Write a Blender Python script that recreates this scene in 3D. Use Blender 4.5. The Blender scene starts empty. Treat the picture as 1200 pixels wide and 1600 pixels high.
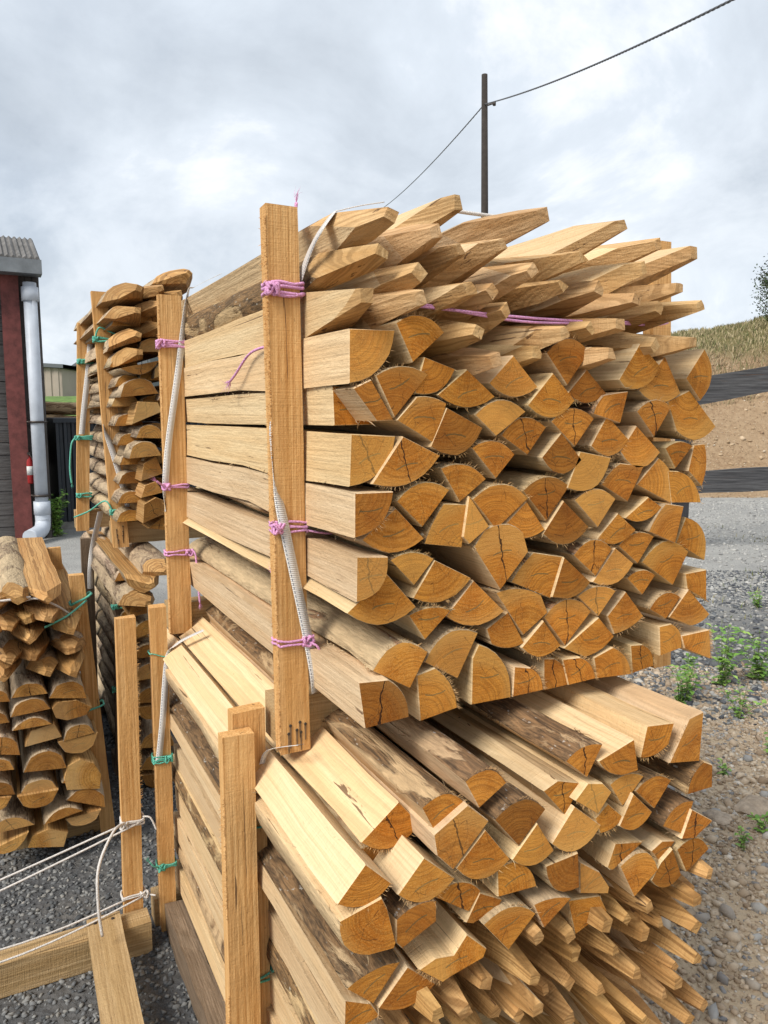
import bpy, bmesh, math, random
import numpy as np
from mathutils import Vector, noise, Matrix
R = math.radians
C = bpy.context.scene
# The site is laid out on the grid of the stacks: x runs along the stack fronts, y runs along the stakes (away), z up, metres.
# ------------------------------------------------------------------ camera, sky, sun
cam_d = bpy.data.cameras.new('camera'); cam = bpy.data.objects.new('camera', cam_d); C.collection.objects.link(cam)
cam.location = (0, 0, 1.70); cam.rotation_euler = (R(90 - 7.245), 0, R(-27.5))
cam_d.sensor_width = 36; cam_d.sensor_fit = 'AUTO'; cam_d.lens = 36 * 1180 / 1600
cam_d.clip_start = 0.05; cam_d.clip_end = 2000
C.camera = cam
C.render.resolution_x = 768; C.render.resolution_y = 1024
C.view_settings.view_transform = 'Standard'; C.view_settings.look = 'None'
C.view_settings.gamma = 1; C.view_settings.exposure = 0.50
SUN_EL, SUN_AZ = 44, 199        # azimuth measured from +x counter-clockwise (site grid)
sd = bpy.data.lights.new('sun', 'SUN'); sun = bpy.data.objects.new('sun', sd); C.collection.objects.link(sun)
sd.energy = 3.0; sd.angle = R(26); sd.color = (1, .95, .87)
d = Vector((math.cos(R(SUN_AZ)) * math.cos(R(SUN_EL)), math.sin(R(SUN_AZ)) * math.cos(R(SUN_EL)), math.sin(R(SUN_EL))))
sun.rotation_euler = d.to_track_quat('Z', 'Y').to_euler()
W = bpy.data.worlds.new('World'); C.world = W; W.use_nodes = True
nt = W.node_tree; nt.nodes.clear()
def N(t, ty, **k):
    n = t.nodes.new(ty)
    for a, b in k.items():
        if a == 'inp':
            for i, v in b.items(): n.inputs[i].default_value = v
        else: setattr(n, a, b)
    return n
def math_n(t, op, a, b=None, clamp=False):
    n = t.nodes.new('ShaderNodeMath'); n.operation = op; n.use_clamp = clamp
    for i, v in enumerate((a, b)):
        if v is None: continue
        if isinstance(v, (int, float)): n.inputs[i].default_value = v
        else: t.links.new(v, n.inputs[i])
    return n.outputs[0]
def ramp(t, fac, stops):
    n = t.nodes.new('ShaderNodeValToRGB'); e = n.color_ramp.elements
    while len(e) < len(stops): e.new(.5)
    for i, (p, c) in enumerate(stops):
        e[i].position = p; e[i].color = (c, c, c, 1) if isinstance(c, (int, float)) else (*c, 1)
    t.links.new(fac, n.inputs[0]); return n.outputs[0]
def mixc(t, f, a, b, mode='MIX'):
    n = t.nodes.new('ShaderNodeMix'); n.data_type = 'RGBA'; n.blend_type = mode; n.clamp_factor = True
    for i, v in ((0, f), (6, a), (7, b)):
        if isinstance(v, (int, float)): n.inputs[i].default_value = v
        elif isinstance(v, tuple): n.inputs[i].default_value = (*v, 1) if len(v) == 3 else v
        else: t.links.new(v, n.inputs[i])
    return n.outputs[2]
sky = N(nt, 'ShaderNodeTexSky', sky_type='NISHITA', sun_disc=False, sun_elevation=R(SUN_EL), sun_rotation=R(90 - SUN_AZ))
tc = N(nt, 'ShaderNodeTexCoord'); sep = N(nt, 'ShaderNodeSeparateXYZ'); nt.links.new(tc.outputs['Generated'], sep.inputs[0])
den = math_n(nt, 'ADD', math_n(nt, 'MAXIMUM', sep.outputs[2], 0), .48)
cmb = N(nt, 'ShaderNodeCombineXYZ')
nt.links.new(math_n(nt, 'DIVIDE', sep.outputs[0], den), cmb.inputs[0]); nt.links.new(math_n(nt, 'DIVIDE', sep.outputs[1], den), cmb.inputs[1])
def wnoise(scale, detail, off, dist=0., rough=.55):
    m = N(nt, 'ShaderNodeMapping', inp={1: off}); nt.links.new(cmb.outputs[0], m.inputs[0])
    n = N(nt, 'ShaderNodeTexNoise', inp={'Scale': scale, 'Detail': detail, 'Roughness': rough, 'Distortion': dist}); nt.links.new(m.outputs[0], n.inputs[0])
    return n.outputs[0]
big = wnoise(.85, 8, (1.3, 4.2, 0), .25); mid = wnoise(2.6, 9, (7.1, 2.2, 3), .35, .6); low = wnoise(.4, 3, (3, 9, 1))
shade = math_n(nt, 'ADD', math_n(nt, 'MULTIPLY', big, .5), math_n(nt, 'MULTIPLY', mid, .5))
ccol = ramp(nt, shade, [(.38, (.48, .53, .59)), (.46, (.58, .635, .70)), (.53, (.67, .73, .80)), (.575, (.86, .89, .93)), (.63, (1, 1, 1))])
hz = ramp(nt, sep.outputs[2], [(.0, .4), (.16, .34), (.38, 0)])
wm = math_n(nt, 'MULTIPLY', hz, ramp(nt, mid, [(.42, 0), (.56, 1)]))
ccol = mixc(nt, wm, ccol, (.93, .945, .96))
bgs = N(nt, 'ShaderNodeBackground', inp={1: .11}); nt.links.new(sky.outputs[0], bgs.inputs[0])
bgc = N(nt, 'ShaderNodeBackground', inp={1: .87}); nt.links.new(ccol, bgc.inputs[0])
cover = ramp(nt, math_n(nt, 'ADD', math_n(nt, 'MULTIPLY', low, .5), math_n(nt, 'MULTIPLY', big, .5)), [(.36, .72), (.50, .95)])
ms = N(nt, 'ShaderNodeMixShader'); nt.links.new(cover, ms.inputs[0]); nt.links.new(bgs.outputs[0], ms.inputs[1]); nt.links.new(bgc.outputs[0], ms.inputs[2])
wo = N(nt, 'ShaderNodeOutputWorld'); nt.links.new(ms.outputs[0], wo.inputs[0])

# ------------------------------------------------------------------ materials
def new_mat(name, rough=.75, spec=.3):
    m = bpy.data.materials.new(name); m.use_nodes = True; t = m.node_tree
    b = t.nodes['Principled BSDF']; b.inputs['Roughness'].default_value = rough; b.inputs['Specular IOR Level'].default_value = spec
    return m, t, b
def coords(t, scale, kind='Object', loc=None, rot=None):
    tc = N(t, 'ShaderNodeTexCoord'); m = N(t, 'ShaderNodeMapping', inp={3: scale})
    if rot: m.inputs[2].default_value = rot
    t.links.new(tc.outputs[kind], m.inputs[0])
    if loc is not None: t.links.new(loc, m.inputs[1])
    return m.outputs[0]
def noi(t, vec, scale=1, detail=3, rough=.55, dist=0.):
    n = N(t, 'ShaderNodeTexNoise', inp={'Scale': scale, 'Detail': detail, 'Roughness': rough, 'Distortion': dist}); t.links.new(vec, n.inputs[0]); return n.outputs[0]
def bump(t, b, h, s=.3, dist=.01):
    n = N(t, 'ShaderNodeBump', inp={'Strength': s, 'Distance': dist}); t.links.new(h, n.inputs['Height'])
    old = b.inputs['Normal']
    if old.links: t.links.new(old.links[0].from_socket, n.inputs['Normal'])
    t.links.new(n.outputs[0], b.inputs['Normal'])
def rnd_off(t):
    oi = N(t, 'ShaderNodeObjectInfo'); c = N(t, 'ShaderNodeCombineXYZ')
    t.links.new(math_n(t, 'MULTIPLY', oi.outputs['Random'], 37.), c.inputs[0]); t.links.new(math_n(t, 'MULTIPLY', oi.outputs['Random'], 91.), c.inputs[1]); t.links.new(math_n(t, 'MULTIPLY', oi.outputs['Random'], 63.), c.inputs[2])
    return oi, c.outputs[0]
def axscale(ax, along, across):
    return tuple(along if i == ax else across for i in range(3))
def wood_side(name, ax=1, a=(.66, .49, .30), b=(.56, .375, .19), dark=(.30, .17, .08), stain=.35, kerf=.5, lines=.5, ring=0, knots=False):
    m, t, p = new_mat(name, .72, .25); oi, off = rnd_off(t)
    fine = noi(t, coords(t, axscale(ax, 3, 230), loc=off), 1, 4, .65)
    broad = noi(t, coords(t, axscale(ax, 1.2, 28), loc=off), 1, 3, .5, .6)
    st = noi(t, coords(t, axscale(ax, 2.2, 9), loc=off), 1, 5, .6, .4)
    kf = noi(t, coords(t, axscale(ax, 420, 14), loc=off), 1, 2, .5)
    crk = noi(t, coords(t, axscale(ax, 1.6, 60), loc=off), 1, 5, .55, 1.2)
    col = mixc(t, ramp(t, broad, [(.35, 0), (.65, 1)]), a, b)
    col = mixc(t, math_n(t, 'MULTIPLY', ramp(t, fine, [(.40, 0), (.62, 1)]), lines), col, dark, 'MIX') if lines > .6 else mixc(t, math_n(t, 'MULTIPLY', ramp(t, fine, [(.42, 0), (.68, 1)]), lines * .6), col, tuple(x * .72 for x in b))
    col = mixc(t, math_n(t, 'MULTIPLY', ramp(t, st, [(.50, 0), (.72, 1)]), stain), col, tuple((x + y) * .5 for x, y in zip(dark, b)))
    if knots:
        kv = N(t, 'ShaderNodeTexVoronoi', inp={'Scale': 1.}); t.links.new(coords(t, axscale(ax, 4.2, 9), loc=off), kv.inputs['Vector'])
        kc = N(t, 'ShaderNodeSeparateXYZ'); t.links.new(kv.outputs['Color'], kc.inputs[0])
        kd = math_n(t, 'ADD', kv.outputs['Distance'], math_n(t, 'MULTIPLY', math_n(t, 'LESS_THAN', kc.outputs[0], .6), 1.))
        col = mixc(t, ramp(t, kd, [(.045, .9), (.06, .35), (.14, 0)]), col, (.13, .05, .02))
    if ring:
        tc = N(t, 'ShaderNodeTexCoord'); s = N(t, 'ShaderNodeSeparateXYZ'); t.links.new(tc.outputs['Object'], s.inputs[0])
        o1, o2 = [s.outputs[i] for i in range(3) if i != ax]
        r = math_n(t, 'SQRT', math_n(t, 'ADD', math_n(t, 'POWER', o1, 2.), math_n(t, 'POWER', o2, 2.)))
        wob = noi(t, coords(t, axscale(ax, 3.5, 16), loc=off), 1, 2, .5)
        cb = N(t, 'ShaderNodeCombineXYZ'); t.links.new(math_n(t, 'MULTIPLY', math_n(t, 'ADD', r, math_n(t, 'MULTIPLY', wob, .03)), 230.), cb.inputs[0]); t.links.new(math_n(t, 'MULTIPLY', oi.outputs['Random'], 50.), cb.inputs[1])
        rg_ = noi(t, cb.outputs[0], 1, 1, .5)
        col = mixc(t, math_n(t, 'MULTIPLY', ramp(t, rg_, [(.46, 0), (.62, 1)]), ring), col, tuple(x * .62 for x in b))
    col = mixc(t, ramp(t, crk, [(.315, .85), (.335, 0)]), col, (.10, .05, .025))
    col = mixc(t, math_n(t, 'MULTIPLY', ramp(t, noi(t, coords(t, axscale(ax, 300, 40), loc=off), 1, 3, .6), [(.5, 0), (.75, 1)]), .22), col, tuple(x * .6 for x in b))
    spk = noi(t, coords(t, axscale(ax, 60, 160), loc=off), 1, 2, .6)
    col = mixc(t, ramp(t, spk, [(.70, 0), (.76, .55)]), col, tuple(x * .45 for x in b))
    col = mixc(t, 1., col, oi.outputs['Color'], 'MULTIPLY')
    t.links.new(col, p.inputs['Base Color'])
    bump(t, p, noi(t, coords(t, axscale(ax, 18, 45), loc=off), 1, 5, .65), .6, .007); bump(t, p, fine, .35, .004); bump(t, p, kf, kerf, .0022); bump(t, p, crk, .2, .01)
    return m
def wood_end(name, a=(.64, .265, .038), b=(.47, .160, .016), pale=(.62, .35, .10)):
    m, t, p = new_mat(name, .8, .2); oi, off = rnd_off(t)
    tc = N(t, 'ShaderNodeTexCoord'); s = N(t, 'ShaderNodeSeparateXYZ'); t.links.new(tc.outputs['Object'], s.inputs[0])
    wob = noi(t, coords(t, (14, 14, 14), loc=off), 1, 2, .5)
    r = math_n(t, 'SQRT', math_n(t, 'ADD', math_n(t, 'POWER', s.outputs[0], 2.), math_n(t, 'POWER', s.outputs[2], 2.)))
    ang = math_n(t, 'ARCTAN2', s.outputs[2], s.outputs[0])
    rr = math_n(t, 'ADD', r, math_n(t, 'MULTIPLY', wob, .018))
    cmb = N(t, 'ShaderNodeCombineXYZ'); t.links.new(math_n(t, 'MULTIPLY', rr, 260.), cmb.inputs[0]); t.links.new(math_n(t, 'MULTIPLY', oi.outputs['Random'], 50.), cmb.inputs[1])
    rings = noi(t, cmb.outputs[0], 1, 2, .6)
    saw = noi(t, coords(t, (26, 26, 330), loc=off, rot=(0, .5, 0)), 1, 3, .6)
    grit = noi(t, coords(t, (420, 60, 420), loc=off), 1, 3, .7)
    patch = noi(t, coords(t, (16, 3, 16), loc=off), 1, 4, .55, .4)
    col = mixc(t, ramp(t, patch, [(.38, 0), (.62, 1)]), a, b)
    col = mixc(t, math_n(t, 'MULTIPLY', ramp(t, rings, [(.42, 0), (.60, 1)]), .55), col, tuple(x * .52 for x in b))
    rimn = math_n(t, 'ADD', r, math_n(t, 'MULTIPLY', patch, .06))
    col = mixc(t, ramp(t, rimn, [(.105, 0), (.135, .55)]), col, pale)
    col = mixc(t, math_n(t, 'MULTIPLY', ramp(t, grit, [(.45, 0), (.75, 1)]), .5), col, tuple(min(1, x * 1.25) for x in pale))
    col = mixc(t, math_n(t, 'MULTIPLY', ramp(t, saw, [(.3, 1), (.5, 0)]), .35), col, tuple(x * .5 for x in b))
    # radial drying cracks
    cv = N(t, 'ShaderNodeCombineXYZ')
    wig = noi(t, coords(t, (45, 45, 45), loc=off), 1, 2, .5)
    t.links.new(math_n(t, 'ADD', math_n(t, 'MULTIPLY', ang, 1.7), math_n(t, 'MULTIPLY', wig, .55)), cv.inputs[0])
    t.links.new(math_n(t, 'ADD', math_n(t, 'MULTIPLY', r, 9.), math_n(t, 'MULTIPLY', oi.outputs['Random'], 71.)), cv.inputs[1])
    vo = N(t, 'ShaderNodeTexVoronoi', feature='DISTANCE_TO_EDGE', voronoi_dimensions='2D', inp={'Scale': 1.3, 'Randomness': 1.}); t.links.new(cv.outputs[0], vo.inputs['Vector'])
    gate = ramp(t, noi(t, coords(t, (22, 4, 22), loc=off), 1, 1), [(.50, 0), (.56, 1)])
    wd = math_n(t, 'DIVIDE', .0008, math_n(t, 'ADD', r, .012))
    crack = math_n(t, 'MULTIPLY', math_n(t, 'LESS_THAN', vo.outputs['Distance'], wd), gate)
    col = mixc(t, math_n(t, 'MULTIPLY', crack, .55), col, (.06, .025, .01))
    # short curved saw-oil mark carried in the UV map 'mark' (metres)
    uv = N(t, 'ShaderNodeUVMap', uv_map='mark'); us = N(t, 'ShaderNodeSeparateXYZ'); t.links.new(uv.outputs[0], us.inputs[0])
    wav = noi(t, coords(t, (60, 60, 60), loc=off), 1, 2)
    sgn = math_n(t, 'SUBTRACT', math_n(t, 'MULTIPLY', math_n(t, 'GREATER_THAN', math_n(t, 'FRACT', math_n(t, 'MULTIPLY', oi.outputs['Random'], 17.)), .35), 2.), 1.)
    yy = math_n(t, 'ADD', us.outputs[1], math_n(t, 'ADD', math_n(t, 'MULTIPLY', math_n(t, 'MULTIPLY', math_n(t, 'POWER', us.outputs[0], 2.), 7.), sgn), math_n(t, 'MULTIPLY', math_n(t, 'SUBTRACT', wav, .5), .004)))
    on = math_n(t, 'MULTIPLY', math_n(t, 'LESS_THAN', math_n(t, 'ABSOLUTE', yy), .0013), math_n(t, 'LESS_THAN', math_n(t, 'ABSOLUTE', us.outputs[0]), .023))
    on = math_n(t, 'MULTIPLY', on, math_n(t, 'GREATER_THAN', oi.outputs['Random'], .2))
    col = mixc(t, math_n(t, 'MULTIPLY', on, .68), col, (.12, .125, .06))
    big = noi(t, coords(t, (26, 1, 26), loc=off), 1, 3, .6)
    xx = math_n(t, 'ADD', us.outputs[0], math_n(t, 'MULTIPLY', math_n(t, 'SUBTRACT', big, .5), .03))
    wdt = math_n(t, 'MULTIPLY', math_n(t, 'GREATER_THAN', math_n(t, 'FRACT', math_n(t, 'MULTIPLY', oi.outputs['Random'], 7.31)), .74), math_n(t, 'MULTIPLY', big, .0026))
    split = math_n(t, 'LESS_THAN', math_n(t, 'ABSOLUTE', xx), wdt)
    col = mixc(t, math_n(t, 'MULTIPLY', split, .92), col, (.045, .018, .008))
    crack = math_n(t, 'MAXIMUM', crack, split)
    hue = math_n(t, 'FRACT', math_n(t, 'MULTIPLY', oi.outputs['Random'], 29.7))
    col = mixc(t, 1., col, ramp(t, hue, [(0, (.55, .50, .46)), (.14, (.70, .64, .60)), (.3, (.88, .84, .8)), (.6, (1, 1, 1)), (1, (1.0, 1.0, 1.0))]), 'MULTIPLY')
    col = mixc(t, ramp(t, hue, [(.74, 0), (1, .55)]), col, pale)
    col = mixc(t, 1., col, oi.outputs['Color'], 'MULTIPLY')
    t.links.new(col, p.inputs['Base Color'])
    h = math_n(t, 'SUBTRACT', math_n(t, 'ADD', grit, math_n(t, 'MULTIPLY', rings, .5)), math_n(t, 'MULTIPLY', crack, 3.))
    bump(t, p, h, .55, .0022); bump(t, p, saw, .4, .002)
    return m
def bark_mat(name, dark=(.085, .055, .032), mid=(.28, .165, .08), pale=(.56, .39, .22), peel=.50, ax=1):
    m, t, p = new_mat(name, .85, .25); oi, off = rnd_off(t)
    v = N(t, 'ShaderNodeTexVoronoi', inp={'Scale': 1.}); t.links.new(coords(t, axscale(ax, 28, 70), loc=off), v.inputs['Vector'])
    f = noi(t, coords(t, axscale(ax, 14, 120), loc=off), 1, 5, .7, .8)
    big = noi(t, coords(t, axscale(ax, 3.2, 11), loc=off), 1, 5, .6, .8)
    sp = noi(t, coords(t, (90, 50, 90), loc=off), 1, 2)
    col = mixc(t, ramp(t, f, [(.38, 0), (.62, 1)]), dark, mid)
    col = mixc(t, ramp(t, v.outputs['Distance'], [(.05, .5), (.3, 0)]), col, (.03, .02, .015))
    col = mixc(t, ramp(t, sp, [(.66, 0), (.72, .75)]), col, (.50, .47, .42))
    gate = ramp(t, big, [(peel - .03, 0), (peel + .03, 1)])
    fib = mixc(t, ramp(t, f, [(.35, 0), (.7, 1)]), pale, tuple(x * .62 for x in pale))
    col = mixc(t, gate, col, fib)
    col = mixc(t, 1., col, oi.outputs['Color'], 'MULTIPLY')
    t.links.new(col, p.inputs['Base Color'])
    bump(t, p, math_n(t, 'SUBTRACT', math_n(t, 'ADD', f, math_n(t, 'MULTIPLY', v.outputs['Distance'], .5)), math_n(t, 'MULTIPLY', gate, .7)), .9, .007)
    return m
M = {}
M['side'] = wood_side('split wood', a=(.73, .56, .35), b=(.66, .46, .255), kerf=.7, ring=.35)
M['cut'] = wood_side('axe cut wood', a=(.62, .42, .22), b=(.50, .29, .12), stain=.2, kerf=.8, lines=.55, ring=.7)
M['cutd'] = wood_side('fresh axe cut wood', a=(.56, .34, .14), b=(.42, .22, .075), stain=.25, kerf=.8, lines=.5, dark=(.30, .15, .05), ring=.9)
M['end'] = wood_end('end grain')
M['bark'] = bark_mat('bark', peel=.56)
M['peel'] = bark_mat('peeled bark side', mid=(.36, .20, .11), pale=(.57, .42, .25), peel=.40)
M['birch'] = bark_mat('pale bark', dark=(.14, .09, .06), mid=(.42, .32, .22), pale=(.55, .42, .28), peel=.47)
M['end2'] = wood_end('half round end grain', a=(.58, .29, .065), b=(.42, .18, .033), pale=(.58, .39, .18))
for ax, n in ((0, 'x'), (1, 'y'), (2, 'z')):
    M['post' + n] = wood_side('sawn timber ' + n, ax, a=(.74, .46, .20), b=(.63, .355, .13), dark=(.46, .22, .065), stain=.12, kerf=.35, lines=.8, knots=True)
    M['grey' + n] = wood_side('weathered timber ' + n, ax, a=(.26, .19, .13), b=(.19, .135, .09), dark=(.10, .07, .045), stain=.4, kerf=.5, lines=.8)
    M['beam' + n] = wood_side('rough sawn beam ' + n, ax, a=(.52, .37, .20), b=(.42, .28, .13), dark=(.28, .17, .07), stain=.4, kerf=1., lines=.7)
def plain(name, col, rough=.6, var=.15, scale=40, metal=0, bmp=0.):
    m, t, p = new_mat(name, rough, .4); p.inputs['Metallic'].default_value = metal
    n = noi(t, coords(t, (scale,) * 3), 1, 5, .65)
    c = mixc(t, ramp(t, n, [(.3, 0), (.7, 1)]), tuple(x * (1 - var) for x in col), tuple(min(1, x * (1 + var)) for x in col))
    t.links.new(c, p.inputs['Base Color'])
    if bmp: bump(t, p, n, bmp, .01)
    return m
M['pink'] = plain('pink twine', (.74, .36, .62), .5, .25, 250, bmp=.6)
M['green'] = plain('green twine', (.12, .48, .36), .5, .3, 250, bmp=.6)
M['white'] = plain('white twine', (.68, .64, .60), .5, .15, 250, bmp=.6)
M['nail'] = plain('nail steel', (.06, .05, .045), .5, .3, 300, .6)
M['rust'] = plain('rust streak', (.17, .105, .055), .9, .4, 120)
def strap_mat():
    m, t, p = new_mat('woven strap', .55, .4)
    uv = N(t, 'ShaderNodeUVMap', uv_map='mark'); s = N(t, 'ShaderNodeSeparateXYZ'); t.links.new(uv.outputs[0], s.inputs[0])
    w = math_n(t, 'SINE', math_n(t, 'MULTIPLY', s.outputs[1], 1500.))
    e = math_n(t, 'GREATER_THAN', math_n(t, 'ABSOLUTE', s.outputs[0]), .36)
    dash = math_n(t, 'MULTIPLY', math_n(t, 'LESS_THAN', math_n(t, 'ABSOLUTE', math_n(t, 'SUBTRACT', s.outputs[0], -.33)), .05), math_n(t, 'GREATER_THAN', math_n(t, 'SINE', math_n(t, 'MULTIPLY', s.outputs[1], 700.)), -.3))
    c = mixc(t, ramp(t, w, [(.1, 0), (.9, 1)]), (.52, .50, .48), (.74, .72, .69))
    c = mixc(t, math_n(t, 'MULTIPLY', e, .6), c, (.80, .78, .74)); c = mixc(t, math_n(t, 'MULTIPLY', dash, .8), c, (.07, .09, .14))
    t.links.new(c, p.inputs['Base Color']); bump(t, p, w, .4, .001); return m
M['strap'] = strap_mat()

# ------------------------------------------------------------------ mesh helpers
def finish(name, bm, mats, parent=None, loc=None, rz=0, recalc=True):
    if recalc: bmesh.ops.recalc_face_normals(bm, faces=bm.faces[:])
    me = bpy.data.meshes.new(name); bm.to_mesh(me); bm.free()
    for m in (mats if isinstance(mats, (list, tuple)) else [mats]): me.materials.append(m)
    o = bpy.data.objects.new(name, me); C.collection.objects.link(o)
    if loc is not None: o.location = loc
    o.rotation_euler.z = rz
    if parent: o.parent = parent
    return o
def tag(o, label=None, cat=None, group=None, kind=None):
    if label: o['label'] = label
    if cat: o['category'] = cat
    if group: o['group'] = group
    if kind: o['kind'] = kind
    return o
def empty(name, loc=(0, 0, 0), rz=0):
    o = bpy.data.objects.new(name, None); C.collection.objects.link(o); o.location = loc; o.rotation_euler.z = rz; o.empty_display_size = .1; return o
YAW = R(-27.5)     # background things are laid out facing the road: local x right, y forward of the viewer's spot
def wp(X, Y, z=0.): return Vector((X * math.cos(YAW) - Y * math.sin(YAW), X * math.sin(YAW) + Y * math.cos(YAW), z))
def box(bm, a, b, mi=0, jit=0., segs=None):
    """axis box; optional cross cuts along its longest axis with slightly wavy faces"""
    a = Vector(a); b = Vector(b); ax = max(range(3), key=lambda i: abs(b[i] - a[i])); n = segs or 1
    o = [i for i in range(3) if i != ax]; rings = []
    for k in range(n + 1):
        t = k / n; r = []
        for (p, q) in ((0, 0), (1, 0), (1, 1), (0, 1)):
            v = Vector((0, 0, 0)); v[ax] = a[ax] + (b[ax] - a[ax]) * t
            v[o[0]] = (a, b)[p][o[0]] + random.uniform(-jit, jit); v[o[1]] = (a, b)[q][o[1]] + random.uniform(-jit, jit)
            r.append(bm.verts.new(v))
        rings.append(r)
    fs = [bm.faces.new(rings[0]), bm.faces.new(rings[-1][::-1])]
    for k in range(n):
        for i in range(4): fs.append(bm.faces.new((rings[k][i], rings[k][(i + 1) % 4], rings[k + 1][(i + 1) % 4], rings[k + 1][i])))
    for f in fs: f.material_index = mi
    return fs
def tube(bm, pts, r, n=6, mi=0, caps=True, smooth=True):
    pts = [Vector(p) for p in pts]; rings = []; rr = r if isinstance(r, (list, tuple)) else [r] * len(pts)
    up = Vector((.3, .2, 1)).normalized()
    for i, p in enumerate(pts):
        t = (pts[min(i + 1, len(pts) - 1)] - pts[max(i - 1, 0)])
        t = t.normalized() if t.length > 1e-9 else Vector((0, 0, 1))
        s = t.cross(up)
        if s.length < .05: s = t.cross(Vector((1, 0, 0)))
        s.normalize(); w = s.cross(t)
        rings.append([bm.verts.new(p + (s * math.cos(2 * math.pi * k / n) + w * math.sin(2 * math.pi * k / n)) * rr[i]) for k in range(n)])
    for i in range(len(pts) - 1):
        for k in range(n):
            f = bm.faces.new((rings[i][k], rings[i][(k + 1) % n], rings[i + 1][(k + 1) % n], rings[i + 1][k])); f.smooth = smooth; f.material_index = mi
    if caps:
        for r_ in (rings[0][::-1], rings[-1]): f = bm.faces.new(r_); f.material_index = mi
def smooth_path(pts, k=6):
    pts = [Vector(p) for p in pts]; out = []
    for i in range(len(pts) - 1):
        p0 = pts[max(i - 1, 0)]; p1 = pts[i]; p2 = pts[i + 1]; p3 = pts[min(i + 2, len(pts) - 1)]
        for j in range(k):
            t = j / k
            out.append(.5 * ((2 * p1) + (p2 - p0) * t + (2 * p0 - 5 * p1 + 4 * p2 - p3) * t * t + (3 * p1 - p0 - 3 * p2 + p3) * t ** 3))
    out.append(pts[-1]); return out
def splinter(bm, p, dirv, L, w=.0007, mi=0):
    d_ = Vector(dirv).normalized(); s = d_.cross(Vector((random.uniform(-1, 1), random.uniform(-1, 1), random.uniform(-1, 1)))).normalized() * w
    q = s.cross(d_) ; p = Vector(p)
    mid = p + d_ * L * .55 + Vector([random.uniform(-1, 1) * L * .12 for _ in range(3)])
    tip = p + d_ * L + Vector([random.uniform(-1, 1) * L * .3 for _ in range(3)])
    a = [bm.verts.new(p + x) for x in (s, -s * .5 + q * .8, -s * .5 - q * .8)]; b = [bm.verts.new(mid + x * .7) for x in (s, -s * .5 + q * .8, -s * .5 - q * .8)]; c = bm.verts.new(tip)
    for i in range(3):
        for f in (bm.faces.new((a[i], a[(i + 1) % 3], b[(i + 1) % 3], b[i])), bm.faces.new((b[i], b[(i + 1) % 3], c))): f.material_index = mi

# ------------------------------------------------------------------ stakes
def outline(pts, b, seg=7):
    """corner list (x, z); an arc (the bark side) closes the last corner to the first; returns points, arc flags, corner flags"""
    P = [Vector((x, z)) for x, z in pts]; cen = sum(P, Vector((0, 0))) / len(P)
    a, c = P[-1], P[0]; mid = (a + c) / 2; ch = (c - a).length; nrm = Vector(((c - a).y, -(c - a).x)).normalized()
    if len(P) == 2: 
        if nrm.y < 0: nrm = -nrm
        s = b * ch
    else:
        if nrm.dot(mid - cen) < 0: nrm = -nrm
        s = b * ch
    out = list(P); arc = [False] * (len(P) - 1); corner = [True] * len(P)
    if abs(s) > 1e-4:
        for k in range(1, seg):
            t = k / seg
            w = 1 - (2 * t - 1) ** 2
            if abs(b) > .32: w = math.sqrt(max(0, w))
            out.append(a.lerp(c, t) + nrm * s * w * (1 + .03 * random.uniform(-1, 1))); corner.append(False)
        arc += [True] * seg
    else: arc += [False]
    return out, arc, corner
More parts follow.
